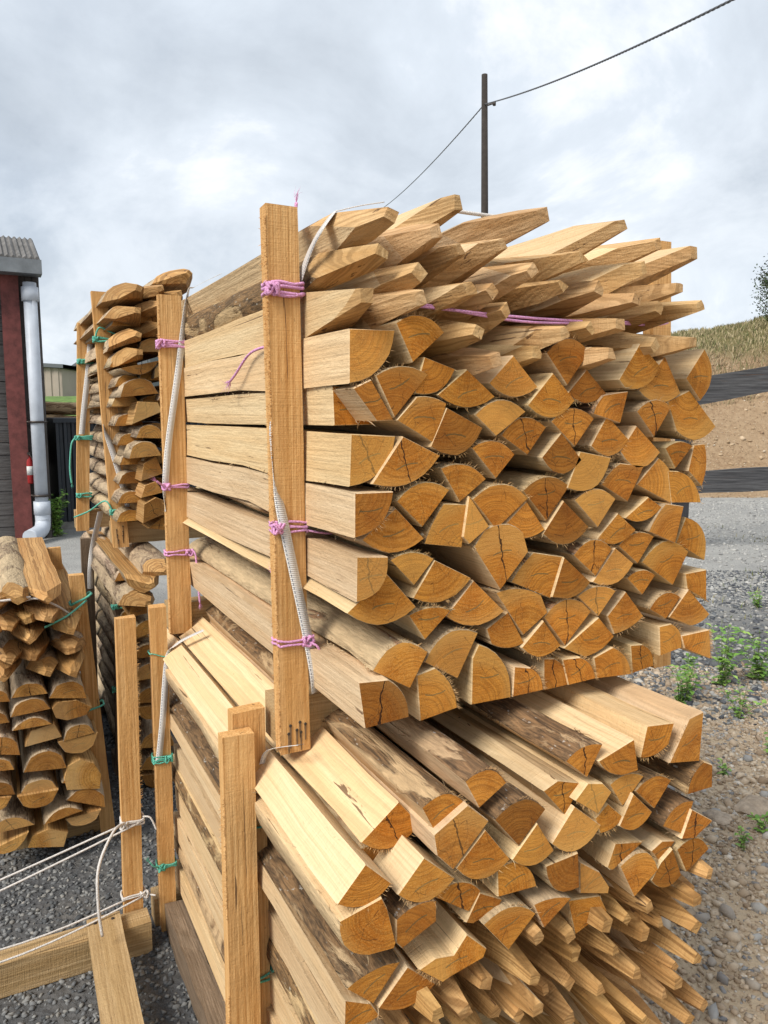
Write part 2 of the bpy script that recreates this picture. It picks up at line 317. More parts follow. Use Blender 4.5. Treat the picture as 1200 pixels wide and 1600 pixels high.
def stake(name, y0, pts, b, L, mats, tint=(1, 1, 1), point=None, fuzz=0, mark=True, wob=.003, seg=7, origin=None, shred=0):
    """one stake: outline at the butt end y0, running away along +y; point = (tip x, tip z, taper length, roll) sharpens it"""
    out, arc, corner = outline(pts, b, seg); n = len(out)
    ar = 0; cx = cz = 0
    for i in range(n):
        p, q = out[i], out[(i + 1) % n]; k = p.x * q.y - q.x * p.y; ar += k; cx += (p.x + q.x) * k; cz += (p.y + q.y) * k
    cen = Vector((cx / (3 * ar), cz / (3 * ar)))
    if origin is not None: pith = Vector(origin)
    elif len(pts) == 2: pith = (Vector(pts[0]) + Vector(pts[1])) / 2
    else:
        inner = [Vector(p) for p in pts[1:-1]] or [cen]
        pith = max(inner, key=lambda p: min((p - Vector(pts[0])).length, (p - Vector(pts[-1])).length))
    pith = pith + (pith - cen) * .12
    ys = [0, .0035, .12, .35, .65, .95, L - .0035, L]
    if point: ys = [0, .06, .14, .22, .3, .45, .7, 1.0, L]
    bm = bmesh.new(); uvl = bm.loops.layers.uv.new('mark'); rings = []; ph = [random.uniform(0, 99) for _ in range(3)]
    for j, y in enumerate(ys):
        r = []
        for i, p in enumerate(out):
            q = p.copy()
            if not point and (j == 0 or j == len(ys) - 1): q = q + (cen - q).normalized() * .0018
            f = min(1, y / .25) * wob * (2.0 if (i < n and (arc[i] or arc[i - 1])) else 1)
            q = q + Vector((noise.noise((p.x * 20 + ph[0], y * 3, ph[1])), noise.noise((p.y * 20 + ph[2], y * 3, ph[0])))) * f * 2
            r.append(bm.verts.new((q.x - pith.x, y, q.y - pith.y)))
        rings.append(r)
    for j in range(len(ys) - 1):
        for i in range(n):
            f = bm.faces.new((rings[j][i], rings[j][(i + 1) % n], rings[j + 1][(i + 1) % n], rings[j + 1][i]))
            f.material_index = 2 if arc[i] else 0; f.smooth = arc[i]
            for lp in f.loops: lp[uvl].uv = (5, 5)
    f0 = bm.faces.new(rings[0]); f1 = bm.faces.new(rings[-1][::-1]); f0.material_index = f1.material_index = 1
    for lp in f1.loops: lp[uvl].uv = (5, 5)
    a0 = random.uniform(-.15, .5); ca, sa = math.cos(a0), math.sin(a0); use = mark
    for lp in f0.loops:
        dx = lp.vert.co.x + pith.x - cen.x; dz = lp.vert.co.z + pith.y - cen.y
        lp[uvl].uv = (dx * ca + dz * sa, -dx * sa + dz * ca) if use else (5, 5)
    for e in bm.edges:
        e.smooth = True
        if len(e.link_faces) == 2 and e.calc_face_angle(0) > .5: e.smooth = False
    bmesh.ops.recalc_face_normals(bm, faces=bm.faces[:])
    if point:
        tx, tz, TL, roll = point; t0 = Vector((tx - pith.x, 0, tz - pith.y))
        ext = [Vector((p.x - pith.x, 0, p.y - pith.y)) for p in out]
        for k in range(4):
            ang = roll + k * math.pi / 2 + random.uniform(-.15, .15); dv = Vector((math.cos(ang), 0, math.sin(ang)))
            w = random.uniform(.009, .013)
            e = max((v - t0).dot(dv) for v in ext) - w
            if e < .002: continue
            Lk = TL * random.uniform(.75, 1.15) * (.45 + .55 * min(1, e / .05)); sl = e / Lk
            no = Vector((dv.x, -sl, dv.z)).normalized()
            geo = bm.verts[:] + bm.edges[:] + bm.faces[:]
            res = bmesh.ops.bisect_plane(bm, geom=geo, plane_co=t0 + dv * w, plane_no=no, clear_outer=True)
            ed = [g for g in res['geom_cut'] if isinstance(g, bmesh.types.BMEdge)]
            for e_ in ed: e_.smooth = False
            if ed:
                before = set(bm.faces)
                bmesh.ops.holes_fill(bm, edges=ed, sides=0)
                for f in bm.faces:
                    if f not in before: f.material_index = 3; f.smooth = False
        for f in bm.faces:
            if f.material_index == 1 and f.calc_center_median().y < .01: f.material_index = 3
    if fuzz:
        for _ in range(fuzz):
            i = random.choice([k for k in range(n) if arc[k]] or [0]); p = out[i].lerp(out[(i + 1) % n], random.random())
            dirv = Vector((p.x - cen.x, -.02, p.y - cen.y)).normalized() + Vector((0, random.uniform(-.6, .2), 0))
            splinter(bm, (p.x - pith.x, random.uniform(0, .004), p.y - pith.y), dirv, random.uniform(.004, .013), .0006, 3)
    if shred:
        ce = [out[0], out[len(pts) - 1]]
        for _ in range(shred):
            p = random.choice(ce); y = random.uniform(.01, .95) ** 1.3
            if noise.noise((y * 7, ph[0], p.x * 9)) < -.05: continue
            o_ = Vector((p.x - cen.x, 0, p.y - cen.y)).normalized()
            splinter(bm, (p.x - pith.x - o_.x * .002, y, p.y - pith.y - o_.z * .002), o_ * random.uniform(.1, .7) + Vector((0, random.choice((-1, 1)), 0)) + Vector((0, 0, random.uniform(-.5, .1))), random.uniform(.006, .026), random.uniform(.0006, .0016), 2)
    o = finish(name, bm, mats, loc=(pith.x, y0, pith.y), recalc=False)
    o.color = (*tint, 1); return o
ORD = ['first', 'second', 'third', 'fourth', 'fifth', 'sixth', 'seventh', 'eighth', 'ninth', 'tenth', 'eleventh', 'twelfth', 'thirteenth', 'fourteenth', 'fifteenth', 'sixteenth', 'seventeenth', 'eighteenth', 'nineteenth', 'twentieth']
def rows(items, gap):
    """items: (x, z, payload) -> {index: (row from top, place from left)}"""
    idx = sorted(range(len(items)), key=lambda i: -items[i][1]); R_ = []
    for i in idx:
        if R_ and (sum(items[j][1] for j in R_[-1]) / len(R_[-1]) - items[i][1]) < gap: R_[-1].append(i)
        else: R_.append([i])
    res = {}
    for r, row in enumerate(R_):
        row.sort(key=lambda i: items[i][0])
        for c, i in enumerate(row): res[i] = (r, c)
    return res
def area_of(pts): return abs(sum(pts[i][0] * pts[(i + 1) % len(pts)][1] - pts[(i + 1) % len(pts)][0] * pts[i][1] for i in range(len(pts)))) / 2
def shape_word(pts):
    if len(pts) != 3: return 'blocky end'
    ax, az = pts[1]; mx = (pts[0][0] + pts[2][0]) / 2; mz = (pts[0][1] + pts[2][1]) / 2
    dx, dz = ax - mx, az - mz
    if abs(dz) > abs(dx): return 'wedge pointing up' if dz > 0 else 'wedge pointing down'
    return 'wedge pointing right' if dx > 0 else 'wedge pointing left'
def tintv(lo=.86, hi=1.1):
    v = random.uniform(lo, hi); return (v, v * random.uniform(.975, 1.01), v * random.uniform(.90, 1.02))

# stake cross-sections: (y of the butt face, bark-arc bulge, corners as (x, z)); tips: (y, x, z), metres on the stack grid
UPPER_ENDS = [
 (1.212,0.2,[(0.6532,1.8517),(0.5631,1.85),(0.5625,1.7561)]),
 (1.21,0.22,[(0.6534,1.8649),(0.6887,1.7958),(0.7562,1.8529)]),
 (1.296,0.12,[(0.6096,1.7562),(0.567,1.7547),(0.5698,1.6823),(0.6519,1.6838)]),
 (1.21,0.15,[(0.6129,1.7712),(0.6516,1.6969),(0.7217,1.7757)]),
 (1.207,0.0,[(0.5676,1.7479),(0.6029,1.7641),(0.6478,1.6924),(0.6146,1.6906)]),
 (1.212,0.2,[(0.7817,1.7871),(0.7144,1.8075),(0.6946,1.7406)]),
 (1.211,0.17,[(0.8733,1.7368),(0.8073,1.7878),(0.7419,1.7385)]),
 (1.209,0.08,[(0.6974,1.7355),(0.6554,1.6923),(0.737,1.6479),(0.7618,1.7237)]),
 (1.207,0.28,[(0.8432,1.6776),(0.7607,1.7158),(0.7256,1.643)]),
 (1.214,0.2,[(0.6562,1.6634),(0.5664,1.6683),(0.5625,1.5751)]),
 (1.206,0.18,[(0.747,1.6268),(0.6671,1.6635),(0.6041,1.5787)]),
 (1.211,0.17,[(0.7504,1.6024),(0.7944,1.5354),(0.8556,1.5782)]),
 (1.209,0.2,[(0.8182,1.64),(0.877,1.5776),(0.9223,1.6245)]),
 (1.193,0.2,[(0.6407,1.5647),(0.5629,1.5656),(0.5625,1.4857)]),
 (1.211,0.2,[(0.7165,1.4708),(0.6547,1.5329),(0.5849,1.4779)]),
 (1.211,0.22,[(0.656,1.5447),(0.7117,1.4926),(0.7713,1.5611)]),
 (1.213,0.05,[(0.7595,1.535),(0.8139,1.53),(0.8019,1.446),(0.7168,1.4602)]),
 (1.206,0.0,[(0.8129,1.5473),(0.8616,1.4847),(0.8145,1.4528),(0.8004,1.4672)]),
 (1.187,0.25,[(0.6268,1.4478),(0.5638,1.4532),(0.5625,1.3704)]),
 (1.202,0.2,[(0.6945,1.3437),(0.6323,1.4131),(0.5503,1.349)]),
 (1.21,0.15,[(0.6423,1.4367),(0.6942,1.3831),(0.7374,1.4303)]),
 (1.209,0.2,[(0.8227,1.3847),(0.7382,1.4283),(0.6906,1.359)]),
 (1.211,0.18,[(0.9057,1.3077),(0.8291,1.3794),(0.7657,1.3141)]),
 (1.207,0.12,[(0.6804,1.3278),(0.7166,1.2751),(0.7752,1.3266)]),
 (1.218,0.2,[(0.6551,0.8318),(0.5788,0.8635),(0.5625,0.7742)]),
 (1.18,0.14,[(0.6231,1.2209),(0.5625,1.225),(0.575,1.1356),(0.6675,1.1402)]),
 (1.203,0.3,[(0.6018,1.2335),(0.682,1.1858),(0.722,1.2523)]),
 (1.21,0.25,[(0.7178,1.2298),(0.794,1.1844),(0.8416,1.2722)]),
 (1.208,0.12,[(0.7935,1.1254),(0.708,1.1136),(0.7002,1.2077),(0.7407,1.2161)]),
 (1.211,0.18,[(0.9266,1.1219),(0.8286,1.1237),(0.8294,1.221),(0.8443,1.2474)]),
 (1.211,0.22,[(0.8263,1.7024),(0.8765,1.6604),(0.9483,1.7088)]),
 (1.217,0.25,[(0.8927,1.6621),(0.9591,1.6214),(1.0057,1.6774)]),
 (1.214,0.3,[(1.1005,1.6083),(1.0427,1.6667),(0.9927,1.616)]),
 (1.213,0.22,[(1.0135,1.6889),(1.0793,1.6359),(1.1293,1.6948)]),
 (1.22,0.27,[(1.2377,1.6489),(1.1717,1.7011),(1.1286,1.6371)]),
 (1.214,0.27,[(1.1818,1.6112),(1.0946,1.6266),(1.0628,1.5507)]),
 (1.221,0.3,[(1.336,1.6191),(1.2593,1.6792),(1.2138,1.6238)]),
 (1.215,0.08,[(1.1549,1.7439),(1.2248,1.7523),(1.206,1.6847),(1.1274,1.7046)]),
 (1.219,0.2,[(1.2554,1.7099),(1.312,1.6531),(1.3624,1.7206)]),
 (1.228,0.2,[(1.5216,1.675),(1.4265,1.7583),(1.3584,1.7322),(1.3913,1.6652)]),
 (1.224,0.15,[(1.3535,1.6276),(1.3888,1.5803),(1.4426,1.6312)]),
 (1.228,0.12,[(1.4845,1.5354),(1.436,1.573),(1.451,1.6337),(1.4863,1.6358)]),
 (1.224,0.22,[(1.379,1.5019),(1.2699,1.5486),(1.3349,1.6068)]),
 (1.223,0.15,[(1.4789,1.4978),(1.3794,1.5025),(1.364,1.5758),(1.3994,1.5746)]),
 (1.221,0.08,[(1.1632,1.5533),(1.2427,1.512),(1.2871,1.59),(1.2152,1.5983)]),
 (1.222,0.18,[(1.3495,1.4945),(1.3068,1.5197),(1.238,1.4761)]),
 (1.219,0.06,[(1.3084,1.4411),(1.395,1.4074),(1.4175,1.4927),(1.3584,1.5024)]),
 (1.229,0.25,[(1.5091,1.3558),(1.4087,1.4065),(1.4372,1.465)]),
 (1.215,0.2,[(1.0838,1.5249),(1.1519,1.4614),(1.201,1.5215)]),
 (1.219,0.18,[(1.2691,1.4481),(1.2134,1.4894),(1.1523,1.4342)]),
 (1.222,0.18,[(1.2203,1.4154),(1.2817,1.3692),(1.3293,1.4284)]),
 (1.225,0.25,[(1.2971,1.371),(1.4009,1.3069),(1.4479,1.3828)]),
 (1.226,0.0,[(1.5197,1.2571),(1.4501,1.2919),(1.4418,1.3296),(1.5138,1.3329)]),
 (1.21,0.22,[(0.8226,1.5403),(0.88,1.4761),(0.9591,1.5359)]),
 (1.217,0.2,[(0.9494,1.5507),(1.0117,1.4845),(1.0716,1.555)]),
 (1.213,0.18,[(1.006,1.4673),(0.9569,1.5292),(0.8942,1.4769)]),
 (1.213,0.25,[(1.1254,1.465),(1.0535,1.5252),(1.0001,1.4589)]),
 (1.209,0.38,[(0.8266,1.4459),(0.8931,1.3532),(0.9617,1.4257)]),
 (1.219,0.05,[(0.9265,1.3641),(1.0317,1.318),(1.0633,1.4042),(0.9818,1.4212)]),
 (1.212,0.1,[(1.1345,1.3441),(1.0585,1.4058),(1.0288,1.3223),(1.0737,1.3132)]),
 (1.215,0.25,[(1.0854,1.407),(1.1502,1.3549),(1.1963,1.4121)]),
 (1.217,0.22,[(1.2642,1.3727),(1.2072,1.413),(1.1439,1.3422)]),
 (1.226,0.18,[(1.2538,1.3383),(1.3049,1.2937),(1.3431,1.3365)]),
 (1.224,0.25,[(1.3271,1.2585),(1.382,1.2277),(1.4276,1.276)]),
 (1.223,0.1,[(1.5304,1.2215),(1.4521,1.2923),(1.3906,1.2314),(1.4652,1.2007)]),
 (1.217,0.15,[(1.1027,1.3155),(1.1652,1.2627),(1.2136,1.3154)]),
 (1.223,0.08,[(1.3083,1.2445),(1.2503,1.3085),(1.1966,1.2584),(1.2199,1.2133)]),
 (1.221,0.2,[(1.0158,1.2788),(1.0759,1.2074),(1.1473,1.2755),(1.1215,1.2995)]),
 (1.219,0.1,[(1.2161,1.2111),(1.1686,1.2602),(1.0711,1.2034),(1.1318,1.1749)]),
 (1.211,0.22,[(1.056,1.2146),(1.0078,1.2747),(0.9511,1.2246)]),
 (1.216,0.1,[(0.8868,1.3471),(0.9591,1.2487),(1.022,1.2894),(1.0038,1.3293)]),
 (1.217,0.12,[(0.9629,1.2313),(0.9189,1.3032),(0.8661,1.2743),(0.8783,1.2409)]),
 (1.226,0.18,[(1.4419,1.1492),(1.3707,1.1396),(1.3638,1.2115),(1.4045,1.2136)]),
 (1.223,0.03,[(1.5419,1.1076),(1.449,1.1473),(1.4364,1.1797),(1.5318,1.1825)]),
 (1.217,0.14,[(1.2715,1.1139),(1.1664,1.1212),(1.1559,1.1702),(1.2118,1.1867)]),
 (1.225,0.18,[(1.3495,1.1192),(1.2828,1.1112),(1.2738,1.1794),(1.3107,1.1769)]),
 (1.214,0.15,[(1.1601,1.1232),(1.0831,1.1206),(1.0644,1.1814),(1.1137,1.1791)]),
 (1.218,0.15,[(1.0879,1.1201),(1.0188,1.1183),(1.0164,1.1891),(1.0451,1.1857)]),
 (1.209,0.15,[(1.0093,1.1245),(0.9295,1.1231),(0.9326,1.188),(0.9753,1.1787)]),
 (1.213,0.25,[(0.9967,1.8253),(1.0536,1.7615),(1.1102,1.8319)]),
 (1.215,0.2,[(0.9799,1.757),(0.9173,1.8179),(0.86,1.7626)]),
 (1.211,0.25,[(1.0736,1.7318),(1.0144,1.7864),(0.9514,1.7205)]),
 (1.221,0.2,[(1.1684,1.7477),(1.1114,1.7966),(1.0612,1.7462)]),
 (1.217,0.2,[(1.3195,1.8088),(1.2554,1.8552),(1.1984,1.7767),(1.2162,1.7597)]),
 (1.222,0.2,[(1.392,1.7507),(1.3379,1.8311),(1.2615,1.7555)]),
 (1.22,0.28,[(1.4599,1.8522),(1.4039,1.7839),(1.455,1.7345)]),
]
LOWER_ENDS = [
 (1.105,0.25,[(0.6485,0.9703),(0.6049,1.0239),(0.53,0.9667)]),
 (1.025,0.22,[(0.5479,0.9331),(0.5,0.9811),(0.4487,0.9263)]),
 (1.13,0.1,[(0.5356,0.9393),(0.6113,0.8561),(0.66,0.9043)]),
 (1.028,0.25,[(0.6748,0.9017),(0.6115,0.9586),(0.5608,0.9059)]),
 (1.021,0.2,[(0.4508,0.8991),(0.5279,0.9156),(0.5386,0.8928),(0.5544,0.8253),(0.5508,0.8173),(0.5031,0.8208)]),
 (1.026,0.13,[(0.557,0.8641),(0.5571,0.821),(0.5682,0.8073),(0.6367,0.8354),(0.6363,0.8736)]),
 (1.04,0.1,[(0.471,0.7592),(0.5206,0.7125),(0.5736,0.7721)]),
 (1.037,0.2,[(0.6429,0.7065),(0.5858,0.7602),(0.5288,0.7032)]),
 (1.034,0.1,[(0.5309,0.6915),(0.514,0.7208),(0.4658,0.7448),(0.4638,0.6939)]),
 (1.026,0.0,[(0.6023,0.7551),(0.6493,0.7138),(0.6611,0.7175),(0.7372,0.7308),(0.7439,0.7455),(0.7004,0.7885),(0.6726,0.7588),(0.6343,0.7652)]),
 (1.039,0.22,[(0.6373,0.8726),(0.7126,0.8193),(0.7383,0.852)]),
 (1.037,0.0,[(0.7048,0.8016),(0.7341,0.8508),(0.7842,0.8218),(0.7745,0.8067),(0.7186,0.795)]),
 (1.023,0.2,[(0.7324,0.7982),(0.7897,0.7282),(0.8517,0.7815)]),
 (1.028,0.15,[(0.8559,0.8311),(0.7672,0.8372),(0.7645,0.8947),(0.7971,0.8976)]),
 (1.035,0.25,[(0.6102,1.0445),(0.6392,0.9884),(0.7007,1.0291)]),
 (1.021,0.0,[(0.6258,0.9987),(0.6325,0.9593),(0.6658,0.9238),(0.7396,0.9949),(0.6946,1.0359)]),
 (1.022,0.25,[(0.7887,0.908),(0.7331,0.9796),(0.6723,0.9237)]),
 (1.038,0.25,[(0.6987,1.0695),(0.73,1.0123),(0.7893,1.0461)]),
 (1.023,0.25,[(0.7524,0.992),(0.8068,0.9276),(0.8681,0.9828)]),
 (1.021,0.22,[(0.8894,0.8971),(0.8479,0.9619),(0.7916,0.9062)]),
 (1.038,0.0,[(0.8732,1.0098),(0.9271,0.9487),(0.9691,1.0029),(0.9068,1.023)]),
 (1.028,0.28,[(1.0111,0.9106),(0.9418,0.9675),(0.8885,0.9064)]),
 (1.024,0.25,[(0.9572,0.7997),(0.9513,0.8732),(0.8721,0.8685)]),
 (1.032,0.0,[(0.9664,0.7798),(0.9636,0.8455),(1.0163,0.81),(1.0436,0.7694),(1.0408,0.7566)]),
 (1.027,0.15,[(0.915,1.063),(0.9695,1.019),(1.0061,1.0777)]),
 (1.021,0.0,[(0.9361,0.9835),(0.9956,0.9411),(1.0286,0.9786),(1.0049,1.0022),(0.9663,1.0113)]),
 (1.035,0.15,[(1.0356,0.9853),(1.0722,0.9314),(1.1279,0.9822)]),
 (1.024,0.12,[(0.9935,1.047),(1.0853,1.0728),(1.0999,1.0052),(1.0658,1.003)]),
 (1.033,0.12,[(1.1133,1.0241),(1.1283,1.0878),(1.205,1.0795),(1.1928,1.0369)]),
 (1.033,0.0,[(1.2491,1.0806),(1.197,0.9941),(1.2862,0.9793),(1.2905,1.0874)]),
 (1.027,0.15,[(1.2469,0.9168),(1.3231,0.9156),(1.3205,0.9664),(1.2925,0.9797)]),
 (1.033,0.2,[(1.1033,0.9567),(1.1595,0.9052),(1.205,0.9566)]),
 (1.027,0.25,[(1.1477,0.9042),(1.0928,0.957),(1.0576,0.8971)]),
 (1.031,0.12,[(1.0737,0.9094),(1.0294,0.95),(0.9975,0.9274),(1.0115,0.8923)]),
 (1.031,0.2,[(1.1829,0.8619),(1.246,0.8272),(1.2732,0.8954)]),
 (1.025,0.0,[(1.2347,0.8227),(1.2614,0.8816),(1.3282,0.8392),(1.2737,0.8131)]),
 (1.034,0.0,[(1.0559,0.8578),(1.1322,0.8401),(1.0503,0.8015),(1.0371,0.8112)]),
 (1.028,0.3,[(1.0653,0.8097),(1.1089,0.7297),(1.174,0.7708)]),
 (1.038,0.0,[(1.1617,0.8094),(1.1891,0.776),(1.2312,0.8132),(1.193,0.8237)]),
 (1.03,0.25,[(1.2465,0.7355),(1.2157,0.8039),(1.1822,0.7832),(1.1569,0.7499)]),
 (1.029,0.25,[(1.2267,0.7996),(1.2596,0.7388),(1.3268,0.7733)]),
 (1.023,0.08,[(0.8454,0.8006),(0.8717,0.7444),(0.937,0.7855)]),
 (1.04,0.0,[(0.9438,0.767),(0.9652,0.6883),(1.0477,0.7125),(1.0267,0.7517)]),
]
LEFT_ENDS = [
 (2.945,0.5,[(0.2709,0.6432),(0.1392,0.6667)]),
 (2.949,0.4,[(0.1377,0.6841),(0.0159,0.6873)]),
 (2.947,0.4,[(0.1443,0.6251),(0.0093,0.6169)]),
 (2.945,0.0,[(0.148,0.6251),(0.1681,0.6461),(0.2343,0.6435),(0.2862,0.6058),(0.265,0.5782),(0.1973,0.5692),(0.1596,0.5858)]),
 (2.947,0.28,[(0.1467,0.5658),(0.0116,0.5649)]),
 (2.955,0.45,[(0.2939,0.4989),(0.1803,0.4872)]),
 (2.958,0.0,[(0.0501,0.4913),(0.1775,0.5054),(0.1539,0.5634),(0.0719,0.5486)]),
 (2.958,-0.45,[(0.3039,0.4957),(0.1611,0.4868)]),
 (2.952,0.5,[(0.1888,0.3821),(0.0394,0.3971)]),
 (2.948,0.5,[(0.0341,0.468),(-0.0974,0.4995)]),
 (2.946,0.4,[(0.0123,0.4182),(-0.1066,0.43)]),
 (2.96,0.5,[(0.0127,0.672),(-0.0765,0.6822)]),
 (2.959,0.5,[(0.0068,0.5947),(-0.0868,0.5949)]),
 (2.954,0.0,[(0.1757,0.3397),(0.1892,0.3875),(0.2352,0.406),(0.2855,0.3789),(0.3093,0.3281),(0.3009,0.2714),(0.1846,0.2928)]),
 (2.958,0.35,[(0.1521,0.3073),(0.0254,0.315)]),
 (2.942,-0.42,[(0.1546,0.3081),(0.0142,0.3144)]),
 (2.955,0.42,[(0.3071,0.2978),(0.1676,0.3245)]),
 (2.959,0.4,[(0.3184,0.1881),(0.1792,0.2515)]),
 (2.94,0.28,[(0.2357,0.2051),(0.0967,0.1829)]),
 (2.953,-0.35,[(0.3019,0.1864),(0.1715,0.1807)]),
 (2.947,0.3,[(0.0684,0.1894),(-0.0973,0.1878)]),
 (2.952,0.0,[(0.18,0.1271),(0.1622,0.0713),(0.0386,0.1016),(0.0553,0.1437),(0.1145,0.1576)]),
 (2.942,-0.3,[(0.0454,0.1685),(-0.0939,0.1275)]),
 (2.953,0.45,[(0.0091,0.3188),(-0.1018,0.3417)]),
 (2.944,-0.5,[(-0.0031,0.3177),(-0.1025,0.3298)]),
]
FAR_TOP_ENDS = [
 (3.403,-0.25,[(0.6741,1.939),(0.5094,1.9002)]),
 (3.417,0.45,[(0.6682,1.798),(0.5063,1.7789)]),
 (3.406,0.0,[(0.5492,1.6641),(0.5781,1.7624),(0.6621,1.7588),(0.6795,1.72)]),
 (3.414,0.5,[(0.6837,1.602),(0.5648,1.6054)]),
 (3.406,0.5,[(0.6691,1.5279),(0.5308,1.5165)]),
 (3.416,0.0,[(0.5787,1.4159),(0.5945,1.4943),(0.6468,1.5236),(0.6768,1.4476)]),
 (3.413,0.0,[(0.5753,1.3433),(0.5945,1.3979),(0.6421,1.4136),(0.6732,1.3634)]),
 (3.401,0.0,[(0.5774,1.2322),(0.5849,1.3158),(0.6372,1.344),(0.6713,1.3289),(0.669,1.2665)]),
 (3.419,0.0,[(0.601,1.206),(0.6722,1.2552),(0.6831,1.1912)]),
 (3.417,0.4,[(0.7645,1.9083),(0.6511,1.8622)]),
 (3.408,0.4,[(0.7841,1.7686),(0.6628,1.7675)]),
 (3.411,0.4,[(0.7819,1.6806),(0.6918,1.7244)]),
 (3.414,0.45,[(0.7874,1.556),(0.6917,1.5843)]),
 (3.415,0.45,[(0.7847,1.4664),(0.6832,1.4608)]),
 (3.417,0.45,[(0.7819,1.367),(0.685,1.3804)]),
 (3.419,0.45,[(0.7789,1.2578),(0.6776,1.2819)]),
]
FAR_LOW_ENDS = [
 (3.404,0.0,[(0.5021,0.8164),(0.5086,0.8639),(0.5814,0.8553),(0.5826,0.8258)]),
 (3.413,0.4,[(0.6691,0.7485),(0.5111,0.7107)]),
 (3.405,0.4,[(0.6629,0.6196),(0.5064,0.6255)]),
 (3.415,0.45,[(0.673,0.5213),(0.5092,0.5182)]),
 (3.412,0.45,[(0.6739,0.4),(0.51,0.4145)]),
 (3.403,-0.4,[(0.6774,0.3872),(0.5135,0.399)]),
 (3.417,0.45,[(0.6849,0.1794),(0.519,0.1989)]),
 (3.41,0.45,[(0.6914,0.0712),(0.5194,0.0976)]),
 (3.41,-0.4,[(0.6966,0.0511),(0.5241,0.0719)]),
]
UPPER_TIPS = [(1.171,0.762,2.074),(1.178,0.628,2.039),(1.203,0.616,1.985),(1.18,0.718,2.02),(1.194,0.781,2.001),(1.202,0.879,2.022),(1.166,0.676,1.945),(1.176,0.563,1.902),(1.153,0.672,1.899),(1.151,0.773,1.925),(1.198,0.854,1.931),(1.199,0.889,1.901),(1.17,0.804,1.853),(1.163,0.84,1.802),(1.158,0.938,2.069),(1.181,1.157,2.08),(1.19,1.27,2.057),(1.189,1.373,2.05),(1.189,1.064,2.013),(1.176,1.22,2.005),(1.182,0.934,1.974),(1.174,1.319,1.97),(1.194,1.02,1.958),(1.186,1.108,1.955),(1.172,1.194,1.938),(1.179,1.39,1.938),(1.207,1.299,1.931),(1.184,1.088,1.877),(1.162,1.142,1.883),(1.164,1.001,1.86),(1.155,1.346,1.856),(1.19,1.272,1.849),(1.203,0.965,1.824),(1.153,1.117,1.823)]
LOWER_TIPS = [(1.01,0.849,0.74),(1.033,0.946,0.695),(1.037,0.966,0.644),(0.998,0.831,0.671),(1.042,0.9,0.594),(1.035,0.952,0.593),(1.021,1.022,0.563),(1.004,1.013,0.714),(1.019,1.057,0.638),(1.034,1.098,0.68),(1.043,1.163,0.618),(1.021,1.147,0.703),(1.028,1.193,0.648),(1.046,1.297,0.669),(1.008,1.273,0.683),(1.007,1.307,0.734),(1.019,1.29,0.608),(1.0,1.277,0.554),(1.039,1.255,0.517),(1.019,1.243,0.495),(1.013,1.113,0.57),(1.02,1.205,0.485),(1.035,1.348,0.387),(1.037,1.305,0.368),(1.004,1.133,0.462),(0.99,0.836,0.616),(1.025,0.945,0.522),(0.993,1.05,0.488),(0.991,0.62,0.693),(1.007,0.686,0.656),(1.026,0.744,0.678),(1.046,0.783,0.591),(1.027,0.82,0.58),(1.001,0.729,0.571),(1.022,0.66,0.583),(1.028,0.884,0.496),(1.018,1.008,0.438),(1.033,0.601,0.611),(1.017,1.116,0.37),(1.006,1.217,0.359)]
LEFT_TIPS = [(2.901,0.063,1.056),(2.903,0.153,1.046),(2.884,0.149,0.98),(2.924,0.085,0.973),(2.908,0.025,0.958),(2.899,0.088,0.908),(2.915,0.096,0.838),(2.912,0.225,0.919),(2.923,0.225,0.84),(2.899,0.139,0.776),(2.873,0.223,0.77),(2.913,0.018,0.838),(2.899,-0.005,0.782),(2.907,-0.021,1.036),(2.874,-0.036,0.944)]
FAR_TOP_TIPS = [(3.341,0.591,2.227),(3.37,0.684,2.238),(3.341,0.582,2.137),(3.324,0.674,2.165),(3.348,0.582,2.04),(3.364,0.587,1.967),(3.361,0.678,2.079),(3.324,0.795,2.302),(3.35,0.76,2.216)]
FAR_LOW_TIPS = [(3.275,0.585,0.978),(3.283,0.563,0.897),(3.288,0.648,1.03)]

